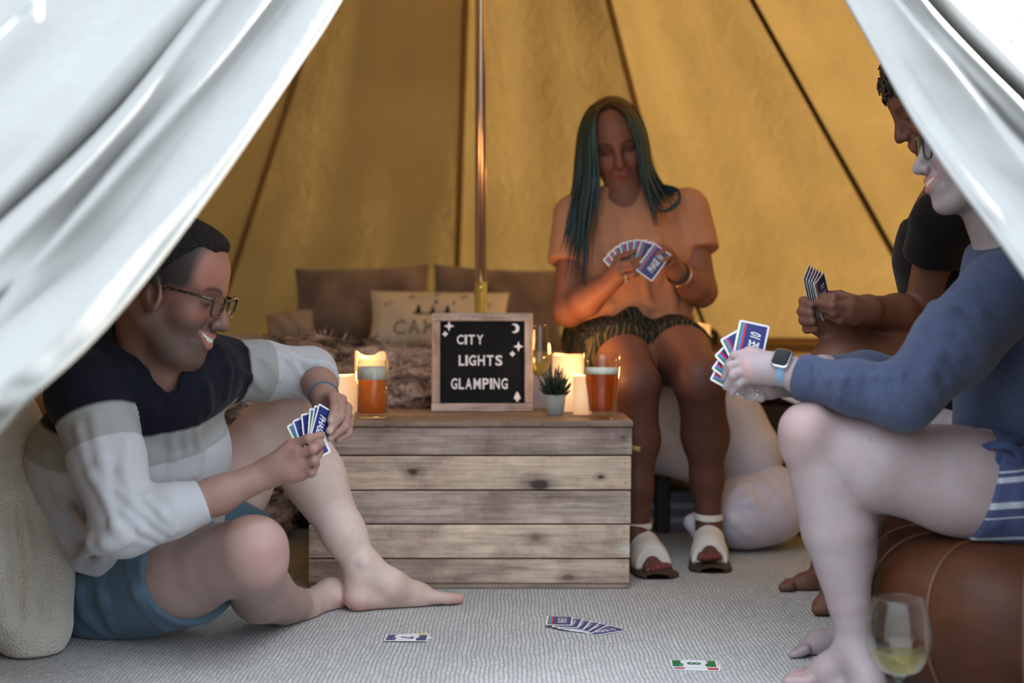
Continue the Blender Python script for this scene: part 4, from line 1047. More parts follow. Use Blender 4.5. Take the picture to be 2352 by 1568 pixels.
# head
HM = Head(P(388, 664, 2.745), -8, 16, 0, 1.12)
HM.sculpt(B, .011, .009, True, True)
B.rc(HM.w(-.03, 0, -.03), P(345, 800, 2.80), .060*1.1, .062, .03)
def man_scalp(L, col, near):
    x, y, z = L.T; ay = np.abs(y)
    hl = .066-.004*sst(ay, .030, .060)-.040*(1-sst(z, -.02, .03))                      # hairline, receding over the temples
    w_ = (1-sst(x, hl-.012+0*x, hl+.006))*sst(z, -.045+.04*sst(x, -.04, .02), .012+.012*sst(x, -.06, .02))*near
    w_ = np.maximum(w_, (x < -.045)*sst(z, -.075, -.02)*near)
    return blend(col, w_*.95, (.020, .016, .017))
def man_paint(V):
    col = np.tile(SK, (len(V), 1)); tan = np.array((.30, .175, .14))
    def seg(a, b, r):
        a, b = P(*a), P(*b); t_ = np.clip(((V-a) @ (b-a))/((b-a) @ (b-a)), 0, 1); return 1-sst(np.linalg.norm(V-a-t_[:, None]*(b-a), axis=1), r, r*1.25)
    for q in (((262, 1352, 2.97), (578, 1268, 2.68), .12), ((580, 1300, 2.70), (640, 1385, 3.0), .09)): col = blend(col, seg(*q)*.8, (.33, .235, .215))  # near leg: shade painted in as a darker skin tone
    for q in (((668, 950, 3.18), (790, 1225, 3.2), .10), ((790, 1225, 3.2), (832, 1300, 3.2), .08)): col = blend(col, seg(*q)*.7, (.70, .55, .485))  # far calf: brighter light painted in as paler skin
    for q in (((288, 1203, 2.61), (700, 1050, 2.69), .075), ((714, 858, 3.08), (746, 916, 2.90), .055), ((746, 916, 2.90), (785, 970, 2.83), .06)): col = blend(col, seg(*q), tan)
    col = blend(col, 1-sst(np.linalg.norm(V-HM.o-np.array([0, 0, -.05]), axis=1), .20, .26), (.215, .105, .08))  # face and neck: tan, darkened further by shade painted into the colour
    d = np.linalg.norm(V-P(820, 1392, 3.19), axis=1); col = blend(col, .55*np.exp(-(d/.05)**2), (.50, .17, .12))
    d = np.linalg.norm(V-P(1050, 1378, 3.25), axis=1); col = blend(col, .6*np.exp(-(d/.025)**2), (.50, .17, .13))
    for k_ in ((655, 900, 3.12), (605, 1275, 2.64)):
        d = np.linalg.norm(V-P(*k_), axis=1); col = blend(col, .35*np.exp(-(d/.06)**2), (.52, .22, .17))
    col = knuckle_tint(V, col, ((668, 1019, 2.68), (690, 1053, 2.66), (694, 1082, 2.68), (720, 1030, 2.655), (766, 938, 2.80), (780, 958, 2.795), (790, 982, 2.8)))
    L = HM.loc(V); ear = (np.abs(L[:, 1]) > .078)*(np.abs(L[:, 0]-.01) < .04)*(np.abs(L[:, 2]) < .05); col = blend(col, ear*.4, (.52, .17, .12))
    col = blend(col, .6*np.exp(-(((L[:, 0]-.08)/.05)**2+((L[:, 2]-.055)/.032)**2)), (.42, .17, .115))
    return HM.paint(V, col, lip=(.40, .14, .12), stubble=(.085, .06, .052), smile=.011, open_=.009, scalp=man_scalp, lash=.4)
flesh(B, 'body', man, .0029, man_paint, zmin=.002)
# short hair
hs = Sdf(); k = HM.s
hs.el(HM.w(-.016, 0, .052), (.101*k, .081*k, .081*k), HM.M, 0)
g = hs; hs = Sdf(); hs.grp(g, 0)
hs.plane(HM.w(.0, 0, .022), HM.M @ nz([.45, 0, -1.0]), .012)
hs.plane(HM.w(.058, 0, .06), HM.M @ nz([1.0, 0, .10]), .012)
tf_ = Sdf(); tf_.el(HM.w(.026, 0, .084), (.064*k, .049*k, .041*k), HM.M, 0); tf_.plane(HM.w(.083, 0, .1), HM.M @ nz([1.0, 0, -.45]), .008); tf_.plane(HM.w(0, 0, .082), HM.M @ np.array([0, 0, -1.0]), .01)
hs.grp(tf_, .012)
t = NT('short_dark_hair'); v = t.coord('Object', (1, 1, 1)); a = t.noise(v, 260, 3); t.set(Base_Color=t.ramp(a, [(.3, (.006, .005, .006)), (.7, (.028, .020, .018))]), Roughness=.85, Specular_IOR_Level=.15); t.bump(a, .8, .006); M_hair1 = t.m
V, Q = hs.mesh(.0035, lambda p: .0012*vnoise(p, 330, 6)); mesh_np('hair', V, Q, M_hair1, man)
t = NT('tortoise_frame'); v = t.coord(); a = t.noise(v, 260, 3); t.set(Base_Color=t.ramp(a, [(.5, (.010, .007, .005)), (.64, (.13, .07, .02))]), Roughness=.2); M_tort = t.m
HM.glasses(man, M_tort, wdt=.046, hgt=.035, zc=-.002, r=.0022)
# ring, wristband
rg = GB(); c_ = P(797, 953, 2.86); ax_ = nz(P(790, 980, 2.815)-P(797, 937, 2.87)); e1 = nz(np.cross(ax_, [0, 0, 1])); e2 = np.cross(ax_, e1)
rg.tube([c_+.0112*(math.cos(a)*e1+math.sin(a)*e2) for a in np.linspace(0, 2*math.pi, 20, endpoint=False)], .0013, 6, closed=True); rg.build('gold_ring', M_gold, man)
wb = GB(); c_ = P(744, 909, 2.92); ax_ = nz(P(746, 916, 2.90)-P(735, 885, 2.99)); e1 = nz(np.cross(ax_, [1, 0, 0])); e2 = np.cross(ax_, e1)
wb.tube([c_+.0285*(math.cos(a)*e1+math.sin(a)*e2) for a in np.linspace(0, 2*math.pi, 28, endpoint=False)], .0034, 8, closed=True); wb.build('wristband', simple('blue_grey_band', (.06, .10, .14), .7), man)
# ---- shirt
SH = Sdf(); tor = Sdf()
tor.chain([P(285, 1320, 3.02), P(285, 1190, 2.97), P(300, 1040, 2.89), P(335, 925, 2.83)], [.150, .160, .168, .125], .05)
tor.rc(P(400, 1040, 2.90), P(390, 1180, 2.97), .11, .11, .06)
tor.rc(P(165, 1060, 2.86), P(235, 1200, 2.93), .085, .11, .06)
tor.rc(P(195, 905, 2.70), P(490, 848, 2.93), .074, .066, .05)
tor.rc(P(310, 830, 2.83), P(350, 790, 2.81), .090, .080, .04)
tor.rc(P(250, 860, 2.76), P(310, 790, 2.81), .07, .07, .03)
tor.rc(P(400, 900, 2.79), P(470, 860, 2.86), .085, .075, .04)
tor.plane(P(230, 1310, 2.9), nz(np.array([-.30, 0.0, -1.0])), .01)
nk = Sdf(); 
tor.chain([HM.w(-.025, 0, -.06), P(350, 795, 2.79), P(365, 828, 2.765), P(381, 860, 2.735), P(393, 890, 2.708)], [.070, .070, .053, .033, .012], .008, 's')
arms = Sdf()
arms.chain([P(205, 905, 2.69), P(245, 1050, 2.65), P(288, 1200, 2.61)], [.074, .069, .059], .02)
arms.chain([P(288, 1202, 2.61), P(390, 1174, 2.63), P(480, 1146, 2.66)], [.058, .048, .041], .025)
cz = P(468, 1152, 2.655); arms.plane(cz, nz(P(612, 1090, 2.69)-P(400, 1172, 2.63)), .003)
arms2 = Sdf()
arms2.chain([P(488, 850, 2.93), P(600, 852, 3.0), P(712, 856, 3.08)], [.070, .062, .054], .02)
f2_ = Sdf(); f2_.chain([P(712, 856, 3.08), P(742, 890, 2.98)], [.054, .044], .02)
f2_.plane(P(731, 872, 3.02), nz(P(746, 916, 2.90)-P(714, 858, 3.08)), .003); arms2.grp(f2_, .02)
SH.grp(tor, .02).grp(arms, .022).grp(arms2, .022)
D0 = (2.3, 3.5)
def fl_(*pts, r=.006, h=.003, k=.012, op='u'): SH.fold([(*p, *D0) for p in pts], r, h*(1.7 if r < .0085 else 1.05), k*(.8 if r < .0085 else 1.2), op)
# bunched cloth at the elbow and sleeves
for q in (((262, 1200), (300, 1235), (345, 1250)), ((290, 1180), (325, 1215), (370, 1238)), ((310, 1165), (350, 1195), (395, 1225)), ((340, 1150), (372, 1180), (405, 1215)),
          ((250, 1160), (262, 1205), (290, 1245)), ((275, 1130), (300, 1150), (335, 1140))): fl_(*q, r=.007, h=.004)
for q in (((215, 960), (235, 1060), (245, 1130)), ((290, 1010), (285, 1080), (300, 1130)), ((180, 985), (215, 1090), (250, 1160))): fl_(*q, r=.008, h=.0035, k=.02)
for q in (((395, 985), (398, 1050), (392, 1100)), ((425, 975), (428, 1040), (420, 1095)), ((450, 970), (455, 1040), (446, 1090))): fl_(*q, r=.007, h=.0032, k=.018)
for q in (((150, 1090), (190, 1180), (250, 1230)), ((110, 1040), (150, 1150), (215, 1240)), ((170, 1290), (220, 1250), (275, 1225)), ((165, 1325), (215, 1290), (265, 1250)), ((150, 1240), (190, 1260), (240, 1250))): fl_(*q, r=.009, h=.004, k=.02)
for q in (((560, 800), (610, 830), (640, 870)), ((620, 800), (660, 825), (690, 860)), ((680, 815), (705, 838), (720, 870)), ((540, 850), (580, 870), (600, 890)), ((690, 825), (730, 838), (760, 858))): fl_(*q, r=.007, h=.004, k=.014)
for q in (((450, 830), (470, 890), (480, 940)), ((500, 800), (520, 850), (515, 910)), ((330, 880), (350, 930), (350, 990)), ((250, 800), (290, 860), (330, 940))): fl_(*q, r=.008, h=.003, k=.02)
V, Q = SH.mesh(.0038, lambda p: .0013*vnoise(p, 60, 11), zmin=.004)
dt, da, db = tor.at(V), arms.at(V), arms2.at(V)
st_ = V[:, 2]-(.466+(V[:, 1]-2.85)*.28+.010*np.sin(V[:, 0]*9))
a0, a1 = P(205, 905, 2.69), P(288, 1200, 2.61); ua = nz(a1-a0); sa = -((V-a0) @ ua-.048)
b0, b1 = P(488, 850, 2.93), P(712, 856, 3.08); ub = nz(b1-b0); sb = -((V-b0) @ ub-.052)
lowarm = ((V-a0) @ ua > .22) | (((V-a0) @ ua > .13) & ((V-a1) @ nz(P(480, 1146, 2.66)-a1) > .03))
s_ = np.where((da < dt) & (da < db), np.where(lowarm, -.2, sa), np.where((db < dt), sb, st_))
t = NT('striped_shirt'); at = t.attr('band'); v = t.coord(); nw = t.noise(v, 900, 2); nb_ = t.noise(v, 16, 3)
f1 = t.ramp(t.math('MULTIPLY', t.math('ADD', at.outputs['Fac'], .5), 1.0), [(.0, (.44, .435, .45)), (.4352, (.44, .435, .45)), (.4358, (.30, .298, .285)), (.4996, (.30, .298, .285)), (.5004, (.007, .007, .013))])
t.set(Base_Color=t.mix(.3, f1, t.ramp(nb_, [(.3, (.86, .86, .88)), (.7, (1, 1, 1))]), 'MULTIPLY'), Roughness=.9, Sheen_Weight=.05, Specular_IOR_Level=.12); t.bump(t.math('ADD', t.math('MULTIPLY', nb_, .7), t.math('MULTIPLY', nw, .15)), .25, .006)
mesh_np('shirt', V, Q, t.m, man, attrs={'band': s_})
# ---- shorts
ST = Sdf()
ST.rc(P(*NH), P(*FH), .116, .112, .04)
ST.rc(P(255, 1330, 2.99), P(330, 1250, 3.06), .12, .12, .04)
l1 = Sdf(); l1.chain([P(*NH), P(440, 1310, 2.83)], [.116, .108], .02); l1.plane(P(408, 1330, 2.80), nz(P(*KN)-P(*NH)+np.array([0, -.10, 0.0])), .003)
l2 = Sdf(); l2.chain([P(*FH), P(560, 1075, 3.16)], [.115, .106], .02); l2.plane(P(530, 1120, 3.15), nz(P(655, 940, 3.18)-P(*FH)), .003)
ST.grp(l1, .02).grp(l2, .02)
ST.plane(P(230, 1225, 2.95), np.array([-.2, 0, 1.0]), .01)
for q in (((230, 1290), (240, 1370), (260, 1440)), ((300, 1290), (320, 1360), (380, 1440)), ((180, 1350), (200, 1410), (240, 1450)), ((275, 1275), (330, 1300), (350, 1290))):
    ST.fold([(*p, 2.3, 3.5) for p in q], .009, .003, .02)
V, Q = ST.mesh(.004, lambda p: .0015*vnoise(p, 40, 12), zmin=.003); mesh_np('shorts', V, Q, cloth('slate_blue_twill', (.085, .14, .19), .10, 700, .2), man)
# ---- his cards
hand_fan([(709, 1008, 2.758, -27, 28, 0), (716, 1003, 2.761, -19, 32, 0), (724, 997, 2.764, -7, 42, 0), (730, 991, 2.766, 6, 54, 0), (734, 988, 2.768, 16, 58, 0), (739, 986, 2.769, 23, 58, 0)],
         'the man in the striped shirt', 'cards in the seated man hand', (1, 2, 4, 5))
# ---- fleece-covered seat behind him
t = NT('sherpa_fleece'); v = t.coord(); vo = t.n('TexVoronoi'); vo.inputs['Scale'].default_value = 170; t.l(v, vo.inputs['Vector']); a = t.noise(v, 30, 4); b = t.noise(v, 5, 3)
t.set(Base_Color=t.ramp(b, [(.3, (.40, .36, .29)), (.7, (.56, .52, .44))]), Roughness=.95, Sheen_Weight=.4)
t.bump(t.math('ADD', t.math('MULTIPLY', vo.outputs['Distance'], -1.2), t.math('MULTIPLY', a, .9)), .42, .008); M_sherpa = t.m
bb = Sdf(); bb.chain([P(-230, 1000, 3.05), P(-210, 1380, 3.02)], [.21, .25], .06)
V, Q = bb.mesh(.012, lambda p: .006*vnoise(p, 14, 31), zmin=.003); bean = mesh_np('bean_bag', V, Q, cloth('tan_bean_bag', (.36, .20, .10), .1, 200, .2)); tag(bean, 'tan bean bag under the fleece blanket at far left', 'bean bag')
fz = Sdf()
fz.chain([P(-60, 905, 2.98), P(-20, 1050, 2.92), P(10, 1250, 2.84), P(40, 1400, 2.79)], [.10, .105, .10, .085], .05)
fz.chain([P(20, 960, 2.93), P(60, 1150, 2.87), P(95, 1330, 2.82), P(105, 1440, 2.78)], [.050, .048, .050, .040], .05)
fz.chain([P(105, 1440, 2.78), P(85, 1478, 2.765), P(55, 1440, 2.755)], [.040, .036, .035], .03)
fz.chain([P(-40, 1270, 2.76), P(10, 1380, 2.74), P(60, 1472, 2.75)], [.04, .042, .036], .03)
for q in (((20, 1150), (45, 1300), (40, 1420)), ((70, 1150), (100, 1300), (110, 1420))): fz.fold([(*p, 2.3, 3.5) for p in q], .012, .010, .02, 's')
V, Q = fz.mesh(.006, lambda p: .0035*vnoise(p, 26, 21)+.0006*vnoise(p, 190, 22)+.0006*vnoise(p, 320, 23), zmin=.004); bl = mesh_np('fleece_blanket', V, Q, M_sherpa); tag(bl, 'thick cream fleece blanket draped behind the seated man at left', 'blanket')
cu = Sdf(); cu.el(P(70, 905, 3.06), (.085, .10, .075), k=0)
V, Q = cu.mesh(.008, lambda p: .004*vnoise(p, 30, 3)); tag(mesh_np('tan_cushion', V, Q, cloth('tan_velvet', (.42, .22, .10), .1, 300, .2)), 'tan cushion on top of the bean bag behind the man shoulder', 'cushion')
# ================================================================ WOMAN in blue sweater, near right
lady = empty('person', (.90, 2.5, .27), 'person in blue sweater and striped shorts on the leather pouf, holding cards', 'person')
SK2 = np.array((.325, .262, .268))
B = Sdf()
B.chain([P(2300, 1130, 2.5), P(2200, 1104, 2.5), P(2000, 1058, 2.5), P(1868, 1002, 2.5)], [.093, .0905, .081, .0565], .03)
B.rc(P(1850, 985, 2.47), P(1852, 1030, 2.49), .043, .040, .03)
B.chain([P(1866, 1008, 2.5), P(1925, 1215, 2.51), P(1950, 1380, 2.51), P(1966, 1490, 2.51)], [.0545, .0640, .038, .0285], .006)
B.rc(P(1955, 1190, 2.54), P(1965, 1270, 2.53), .043, .036, .025)
B.chain([P(1966, 1490, 2.51), P(1995, 1570, 2.47)], [.031, .032], .02)
B.chain([P(1958, 1500, 2.515), P(1900, 1540, 2.53), P(1850, 1568, 2.545)], [.033, .026, .018], .02)
B.rc(P(1990, 1590, 2.48), P(1860, 1580, 2.55), .026, .015, .02)
for i, (x, y) in enumerate(((1812, 1566), (1815, 1556), (1820, 1549), (1828, 1543), (1838, 1539))):
    B.rc(P(1856, 1565-5*i, 2.52+.018*i), P(x, y, 2.53+.02*i), .0115, (.0085 if i else .0115), .006)
# other leg
B.chain([P(2290, 1070, 2.70), P(2130, 1035, 2.74), P(1945, 985, 2.80)], [.086, .08, .054], .03)
B.chain([P(1945, 990, 2.80), P(1965, 1180, 2.84), P(1965, 1400, 2.80)], [.052, .055, .032], .03)
B.chain([P(1965, 1400, 2.80), P(1960, 1465, 2.78), P(1880, 1478, 2.78), P(1835, 1500, 2.76)], [.032, .030, .024, .012], .02)
for i in range(5): B.rc(P(1850, 1492-3*i, 2.74+.016*i), P(1822+5*i, 1505-5*i, 2.735+.017*i), .0105, .0085, .005)
# trunk, arms
B.chain([P(2360, 1130, 2.58), P(2385, 960, 2.60), P(2370, 760, 2.62), P(2340, 660, 2.62)], [.115, .12, .13, .09], .05)
B.rc(P(2310, 665, 2.46), P(2320, 650, 2.76), .052, .052, .04)
B.rc(P(2340, 640, 2.62), P(2262, 430, 2.59), .058, .054, .03)
B.chain([P(2305, 670, 2.46), P(2078, 912, 2.40)], [.048, .038], .02)
B.chain([P(2078, 912, 2.40), P(1960, 885, 2.44), P(1838, 866, 2.49), P(1798, 846, 2.51)], [.038, .037, .027, .0245], .02)
for m_ in ((1722, 808, 2.535), (1712, 828, 2.52), (1712, 848, 2.515), (1722, 866, 2.52)):
    B.rc(P(1796, 845, 2.51), P(*m_), .0215, .0115, .014)
B.rc(P(1770, 850, 2.51), P(1735, 850, 2.515), .024, .020, .015)
for pts in (((1722, 808, 2.535), (1688, 816, 2.535), (1668, 846, 2.545)), ((1712, 828, 2.52), (1678, 840, 2.52), (1663, 868, 2.535)),
            ((1712, 848, 2.515), (1684, 862, 2.51), (1668, 888, 2.525)), ((1722, 866, 2.52), (1697, 880, 2.515), (1680, 903, 2.53))):
    finger(B, pts, .0088)
finger(B, ((1770, 830, 2.54), (1735, 815, 2.575), (1700, 822, 2.59)), .0105)
# far arm and hand underneath
B.chain([P(2320, 655, 2.76), P(2140, 885, 2.80)], [.046, .036], .02)
B.chain([P(2140, 885, 2.80), P(1990, 862, 2.72), P(1890, 852, 2.65), P(1838, 868, 2.61)], [.036, .034, .026, .0235], .02)
for m_ in ((1768, 880, 2.57), (1762, 893, 2.565), (1768, 902, 2.57)): B.rc(P(1836, 872, 2.61), P(*m_), .020, .0125, .012)
for pts in (((1768, 872, 2.58), (1728, 872, 2.575), (1700, 892, 2.58)), ((1768, 880, 2.57), (1722, 888, 2.56), (1704, 902, 2.57)), ((1762, 893, 2.565), (1730, 903, 2.555), (1716, 911, 2.56)), ((1770, 902, 2.57), (1748, 912, 2.555), (1731, 913, 2.555))):
    finger(B, pts, .0088)
HW = Head(P(2246, 336, 2.585), 176, 4, 0, .985)
HW.sculpt(B, .012, .008, True)
def lady_paint(V):
    col = np.tile(SK2, (len(V), 1))
    for k_ in ((1862, 935, 2.44), (1800, 1010, 2.46)):
        col = blend(col, .22*np.exp(-(np.linalg.norm(V-P(*k_), axis=1)/.055)**2), (.60, .30, .25))
    col = blend(col, .35*np.exp(-(np.linalg.norm(V-P(1830, 1560, 2.54), axis=1)/.035)**2), (.55, .25, .22))
    col = knuckle_tint(V, col, ((1722, 806, 2.52), (1712, 826, 2.5), (1712, 846, 2.5), (1722, 864, 2.5), (1688, 814, 2.52), (1678, 838, 2.5), (1684, 860, 2.49)), .010, (.60, .28, .22), .35)
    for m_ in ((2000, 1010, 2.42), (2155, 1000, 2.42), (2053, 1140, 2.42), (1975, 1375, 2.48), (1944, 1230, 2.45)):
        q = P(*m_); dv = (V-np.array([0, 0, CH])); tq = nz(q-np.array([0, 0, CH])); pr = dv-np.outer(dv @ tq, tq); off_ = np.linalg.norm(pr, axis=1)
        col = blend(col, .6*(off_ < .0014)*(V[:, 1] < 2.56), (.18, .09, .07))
    return HW.paint(V, col, lip=(.45, .16, .14), smile=.012, open_=.008, brow=(.10, .05, .03))
flesh(B, 'body', lady, .0030, lady_paint, zmin=.002)
M_gfr = simple('dark_green_frame', (.012, .022, .014), .2)
HW.glasses(lady, M_gfr, wdt=.050, hgt=.046, zc=.004, xf=.101, r=.0023)
# auburn hair, tied back
hs = Sdf(); k = HW.s
g = Sdf(); g.el(HW.w(-.016, 0, .050), (.098*k, .080*k, .083*k), HW.M, 0); g.rc(HW.w(-.06, 0, .02), HW.w(-.08, 0, -.06), .045*k, .035*k, .03)
hs.grp(g, 0); hs.plane(HW.w(.052, 0, .075), HW.M @ nz([1.0, 0, -.42]), .01)
hs.chain([HW.w(-.085, 0, -.02), HW.w(-.10, 0, -.11), HW.w(-.095, -.01, -.20), HW.w(-.09, -.01, -.29)], [.042, .036, .030, .012], .03)
t = NT('auburn_hair'); v = t.coord('Object', (1, 1, .3)); a = t.noise(v, 160, 3); t.set(Base_Color=t.ramp(a, [(.3, (.05, .016, .008)), (.7, (.16, .055, .025))]), Roughness=.5); t.bump(a, .6, .006)
V, Q = hs.mesh(.005, lambda p: .002*vnoise(p, 200, 6)); mesh_np('hair', V, Q, t.m, lady)
# sweater
SW = Sdf(); tor = Sdf()
tor.chain([P(2375, 1020, 2.59), P(2385, 900, 2.60), P(2375, 760, 2.62), P(2345, 670, 2.62)], [.132, .138, .142, .10], .05)
tor.rc(P(2312, 668, 2.47), P(2322, 655, 2.76), .068, .066, .05)
tor.rc(P(2330, 625, 2.62), P(2305, 580, 2.62), .074, .064, .04)
tor.rc(P(2285, 1000, 2.58), P(2340, 1000, 2.58), .065, .08, .04)
tor.plane(P(2250, 1012, 2.5), nz(np.array([-.22, 0, -1.0])), .01)
tor.plane(P(2285, 556, 2.6), nz(P(2262, 430, 2.59)-P(2330, 640, 2.62)), .004)
arm = Sdf(); arm.chain([P(2305, 672, 2.46), P(2192, 790, 2.43), P(2078, 912, 2.40)], [.074, .071, .052], .02)
arm.chain([P(2078, 912, 2.40), P(1960, 890, 2.44), P(1850, 868, 2.485), P(1815, 856, 2.50)], [.053, .043, .0345, .032], .03)
arm.plane(P(1834, 864, 2.49), nz(P(1798, 846, 2.51)-P(1960, 885, 2.44)), .003)
ar2 = Sdf(); ar2.chain([P(2320, 655, 2.76), P(2140, 885, 2.80)], [.068, .050], .02)
ar2.chain([P(2140, 885, 2.80), P(1990, 862, 2.72), P(1860, 856, 2.63)], [.050, .042, .032], .03)
ar2.plane(P(1882, 854, 2.645), nz(P(1838, 868, 2.61)-P(1990, 862, 2.72)), .003)
SW.grp(tor, .02).grp(arm, .02).grp(ar2, .02)
D1 = (2.0, 3.2)
def fs_(*pts, r=.006, h=.003, k=.012, op='u'): SW.fold([(*p, *D1) for p in pts], r, h*(1.8 if op == 'u' else 1), k*.8, op)
for q in (((1895, 842), (1905, 870), (1900, 905)), ((1925, 840), (1940, 870), (1930, 915)), ((1958, 838), (1975, 868), (1965, 925)), ((1990, 838), (2010, 868), (2005, 935)), ((2025, 838), (2040, 870), (2038, 945)), ((2055, 830), (2068, 860), (2070, 900))): fs_(*q, r=.006, h=.0035)
for q in (((2110, 790), (2150, 820), (2180, 880)), ((2125, 740), (2165, 770), (2200, 820)), ((2095, 830), (2130, 860), (2150, 910)), ((2180, 640), (2210, 680), (2250, 720)), ((2140, 700), (2180, 720), (2220, 770))): fs_(*q, r=.008, h=.0016, k=.022)
fs_((1868, 828), (1873, 866), (1868, 905), r=.004, h=.002, op='s', k=.006)
V, Q = SW.mesh(.004, lambda p: .0012*vnoise(p, 50, 13))
t = NT('heather_blue_knit'); v = t.coord(); a = t.noise(v, 700, 3); b = t.noise(v, 12, 3)
t.set(Base_Color=t.mix(.85, t.ramp(b, [(.3, (.045, .058, .105)), (.7, (.060, .076, .13))]), t.ramp(a, [(.35, (.55, .55, .62)), (.65, (1.35, 1.30, 1.25))]), 'MULTIPLY'), Roughness=.95, Sheen_Weight=.12, Specular_IOR_Level=.12)
t.bump(t.math('ADD', t.math('MULTIPLY', a, .5), t.math('MULTIPLY', b, .5)), .35, .005); mesh_np('sweater', V, Q, t.m, lady)
# striped shorts with a tie
ST = Sdf(); ST.chain([P(2460, 1140, 2.56), P(2360, 1130, 2.56)], [.125, .118], .04)
l1 = Sdf(); l1.chain([P(2330, 1135, 2.5), P(2190, 1104, 2.5)], [.108, .104], .02); l1.plane(P(2238, 1130, 2.5), nz(P(2000, 1068, 2.5)-P(2300, 1152, 2.5)), .003)
l2 = Sdf(); l2.chain([P(2330, 1070, 2.70), P(2180, 1045, 2.73)], [.10, .092], .02); l2.plane(P(2225, 1050, 2.72), nz(P(1945, 985, 2.80)-P(2290, 1070, 2.70)), .003)
ST.grp(l1, .02).grp(l2, .02)
for q in (((2330, 1080), (2340, 1150), (2350, 1230)), ((2265, 1060), (2280, 1120), (2290, 1200))): ST.fold([(*p, *D1) for p in q], .007, .003, .015)
V, Q = ST.mesh(.004, zmin=.27)
ph = P(2300, 1135, 2.5); nv = nz(np.array([-.10, 0, 1.0])); sv = ((V-ph) @ nv)
t = NT('striped_linen'); at = t.attr('stripe'); v = t.coord(); a = t.noise(v, 500, 2); b = t.noise(v, 30, 3)
edges = []
s0 = .11
def e_(y): return (1135-y)*2.5/F+.0
st_ = [(1065, 1069), (1078, 1090), (1132, 1147), (1166, 1169), (1214, 1221), (1230, 1238), (1244, 1250)]
BL, WH = (.040, .052, .125), (.34, .37, .42)
stops = [(0, BL)]
for (ya, yb) in st_[::-1]:
    lo_, hi_ = (e_(yb)+.1)/.2, (e_(ya)+.1)/.2
    stops += [(lo_-.001, BL), (lo_+.001, WH), (hi_-.001, WH), (hi_+.001, BL)]
fac = t.math('MULTIPLY', t.math('ADD', at.outputs['Fac'], .1), 5.0)
r_ = t.ramp(fac, stops[:32])
t.set(Base_Color=t.mix(.35, r_, t.ramp(b, [(.3, (.75, .75, .78)), (.7, (1.1, 1.1, 1.1))]), 'MULTIPLY'), Roughness=.9); t.bump(a, .2, .003)
mesh_np('shorts', V, Q, t.m, lady, attrs={'stripe': sv})
bw = GB(); bq = catmull([P(2248, 1034, 2.44), P(2285, 1022, 2.42), P(2330, 1030, 2.41), P(2345, 1062, 2.41), P(2312, 1075, 2.415), P(2296, 1050, 2.42), P(2330, 1012, 2.43), P(2420, 1020, 2.46)], 36)
bw.tube(bq, .0075, 8, flat=((0, 1., 0), .3)); bw.tube(catmull([P(2310, 1070, 2.41), P(2345, 1078, 2.41), P(2400, 1075, 2.43)], 10), .009, 8, flat=((0, 1., 0), .4))
bw.build('waist_tie', cloth('blue_linen_tie', (.030, .042, .10), .4, 90, .4, 90), lady)
# watch
wq = P(1802, 847, 2.506); ax_ = nz(P(1838, 856, 2.495)-P(1785, 845, 2.515)); e1 = nz(np.cross(ax_, [0, -1.0, .25])); e2 = np.cross(ax_, e1)
wt = empty('smart_watch', wq); wt.parent = lady; wt.matrix_parent_inverse = Matrix.Translation(lady.location).inverted()
GB().tube([wq+.0275*(math.cos(a)*e1+math.sin(a)*e2) for a in np.linspace(0, 2*math.pi, 36, endpoint=False)], [.0095]*36, 10, closed=True, flat=(ax_, 1)).build('tmp', M_gold, lady)
bpy.data.objects.remove(bpy.data.objects['tmp'])
R_ = [wq+.0300*(math.cos(a)*e1+math.sin(a)*e2) for a in np.linspace(0, 2*math.pi, 41)]
G_ = np.array([[p+ax_*u+nz(p-wq)*(b_) for u, b_ in ((-.0098, -.001), (-.0090, .0014), (0, .002), (.0090, .0014), (.0098, -.001))] for p in R_])
GB().grid(G_).build('strap', simple('sky_blue_strap', (.16, .30, .46), .5), wt)
fd = nz(np.array([-.10, -1.0, .62])); fd = nz(fd-ax_*(fd @ ax_)); wv = np.cross(ax_, fd); cc = wq+fd*.0325
def slab(lay, name, mat):
    g = GB(); V = []; m = None
    for (ins, z) in lay:
        rr = rrect(.0335-2*ins, .0385-2*ins, .0088-ins*.8, 6); m = len(rr); V += [cc+ax_*x+wv*y+fd*z for x, y in rr]
    L = len(lay); Fs = [(k*m+i, k*m+(i+1) % m, (k+1)*m+(i+1) % m, (k+1)*m+i) for k in range(L-1) for i in range(m)]
    g.add(V, Fs+[tuple(range(m-1, -1, -1)), tuple((L-1)*m+i for i in range(m))]).build(name, mat, wt)
mst = NT('watch_aluminium'); mst.set(Base_Color=(.75, .75, .76), Metallic=1.0, Roughness=.25)
slab([(.0035, -.0065), (.0008, -.0035), (0, 0), (.0006, .0026), (.0022, .0036)], 'case', mst.m)
slab([(.0024, .0030), (.0024, .0040), (.0034, .0046)], 'screen', simple('black_screen', (.006, .005, .005), .25, Specular_IOR_Level=.12))
rg = GB(); c_ = P(1737, 906, 2.556); rg.tube([c_+.0100*(math.cos(a)*np.array([.35, 0, .94])+math.sin(a)*np.array([0, 1., 0])) for a in np.linspace(0, 2*math.pi, 18, endpoint=False)], .0014, 6, closed=True); rg.build('ring', mst.m, lady)
hb = GB(); c_ = P(2224, 1000, 2.70)
hb.box(c_, (.035, .03, .045), rot=np.array(Matrix.Rotation(.4, 3, 'Y')), bev=.008); hb.build('black_drawstring', simple('black_band', (.012, .012, .014), .6), lady, False)
hand_fan([(1694, 866, 2.582, -62, 8, 0), (1698, 850, 2.579, -54, 8, 0), (1703, 832, 2.575, -44, 8, 0), (1710, 812, 2.570, -28, 6, 0), (1722, 796, 2.565, 12, 4, 0)],
         'the woman in the blue sweater', 'cards in the near woman hand')
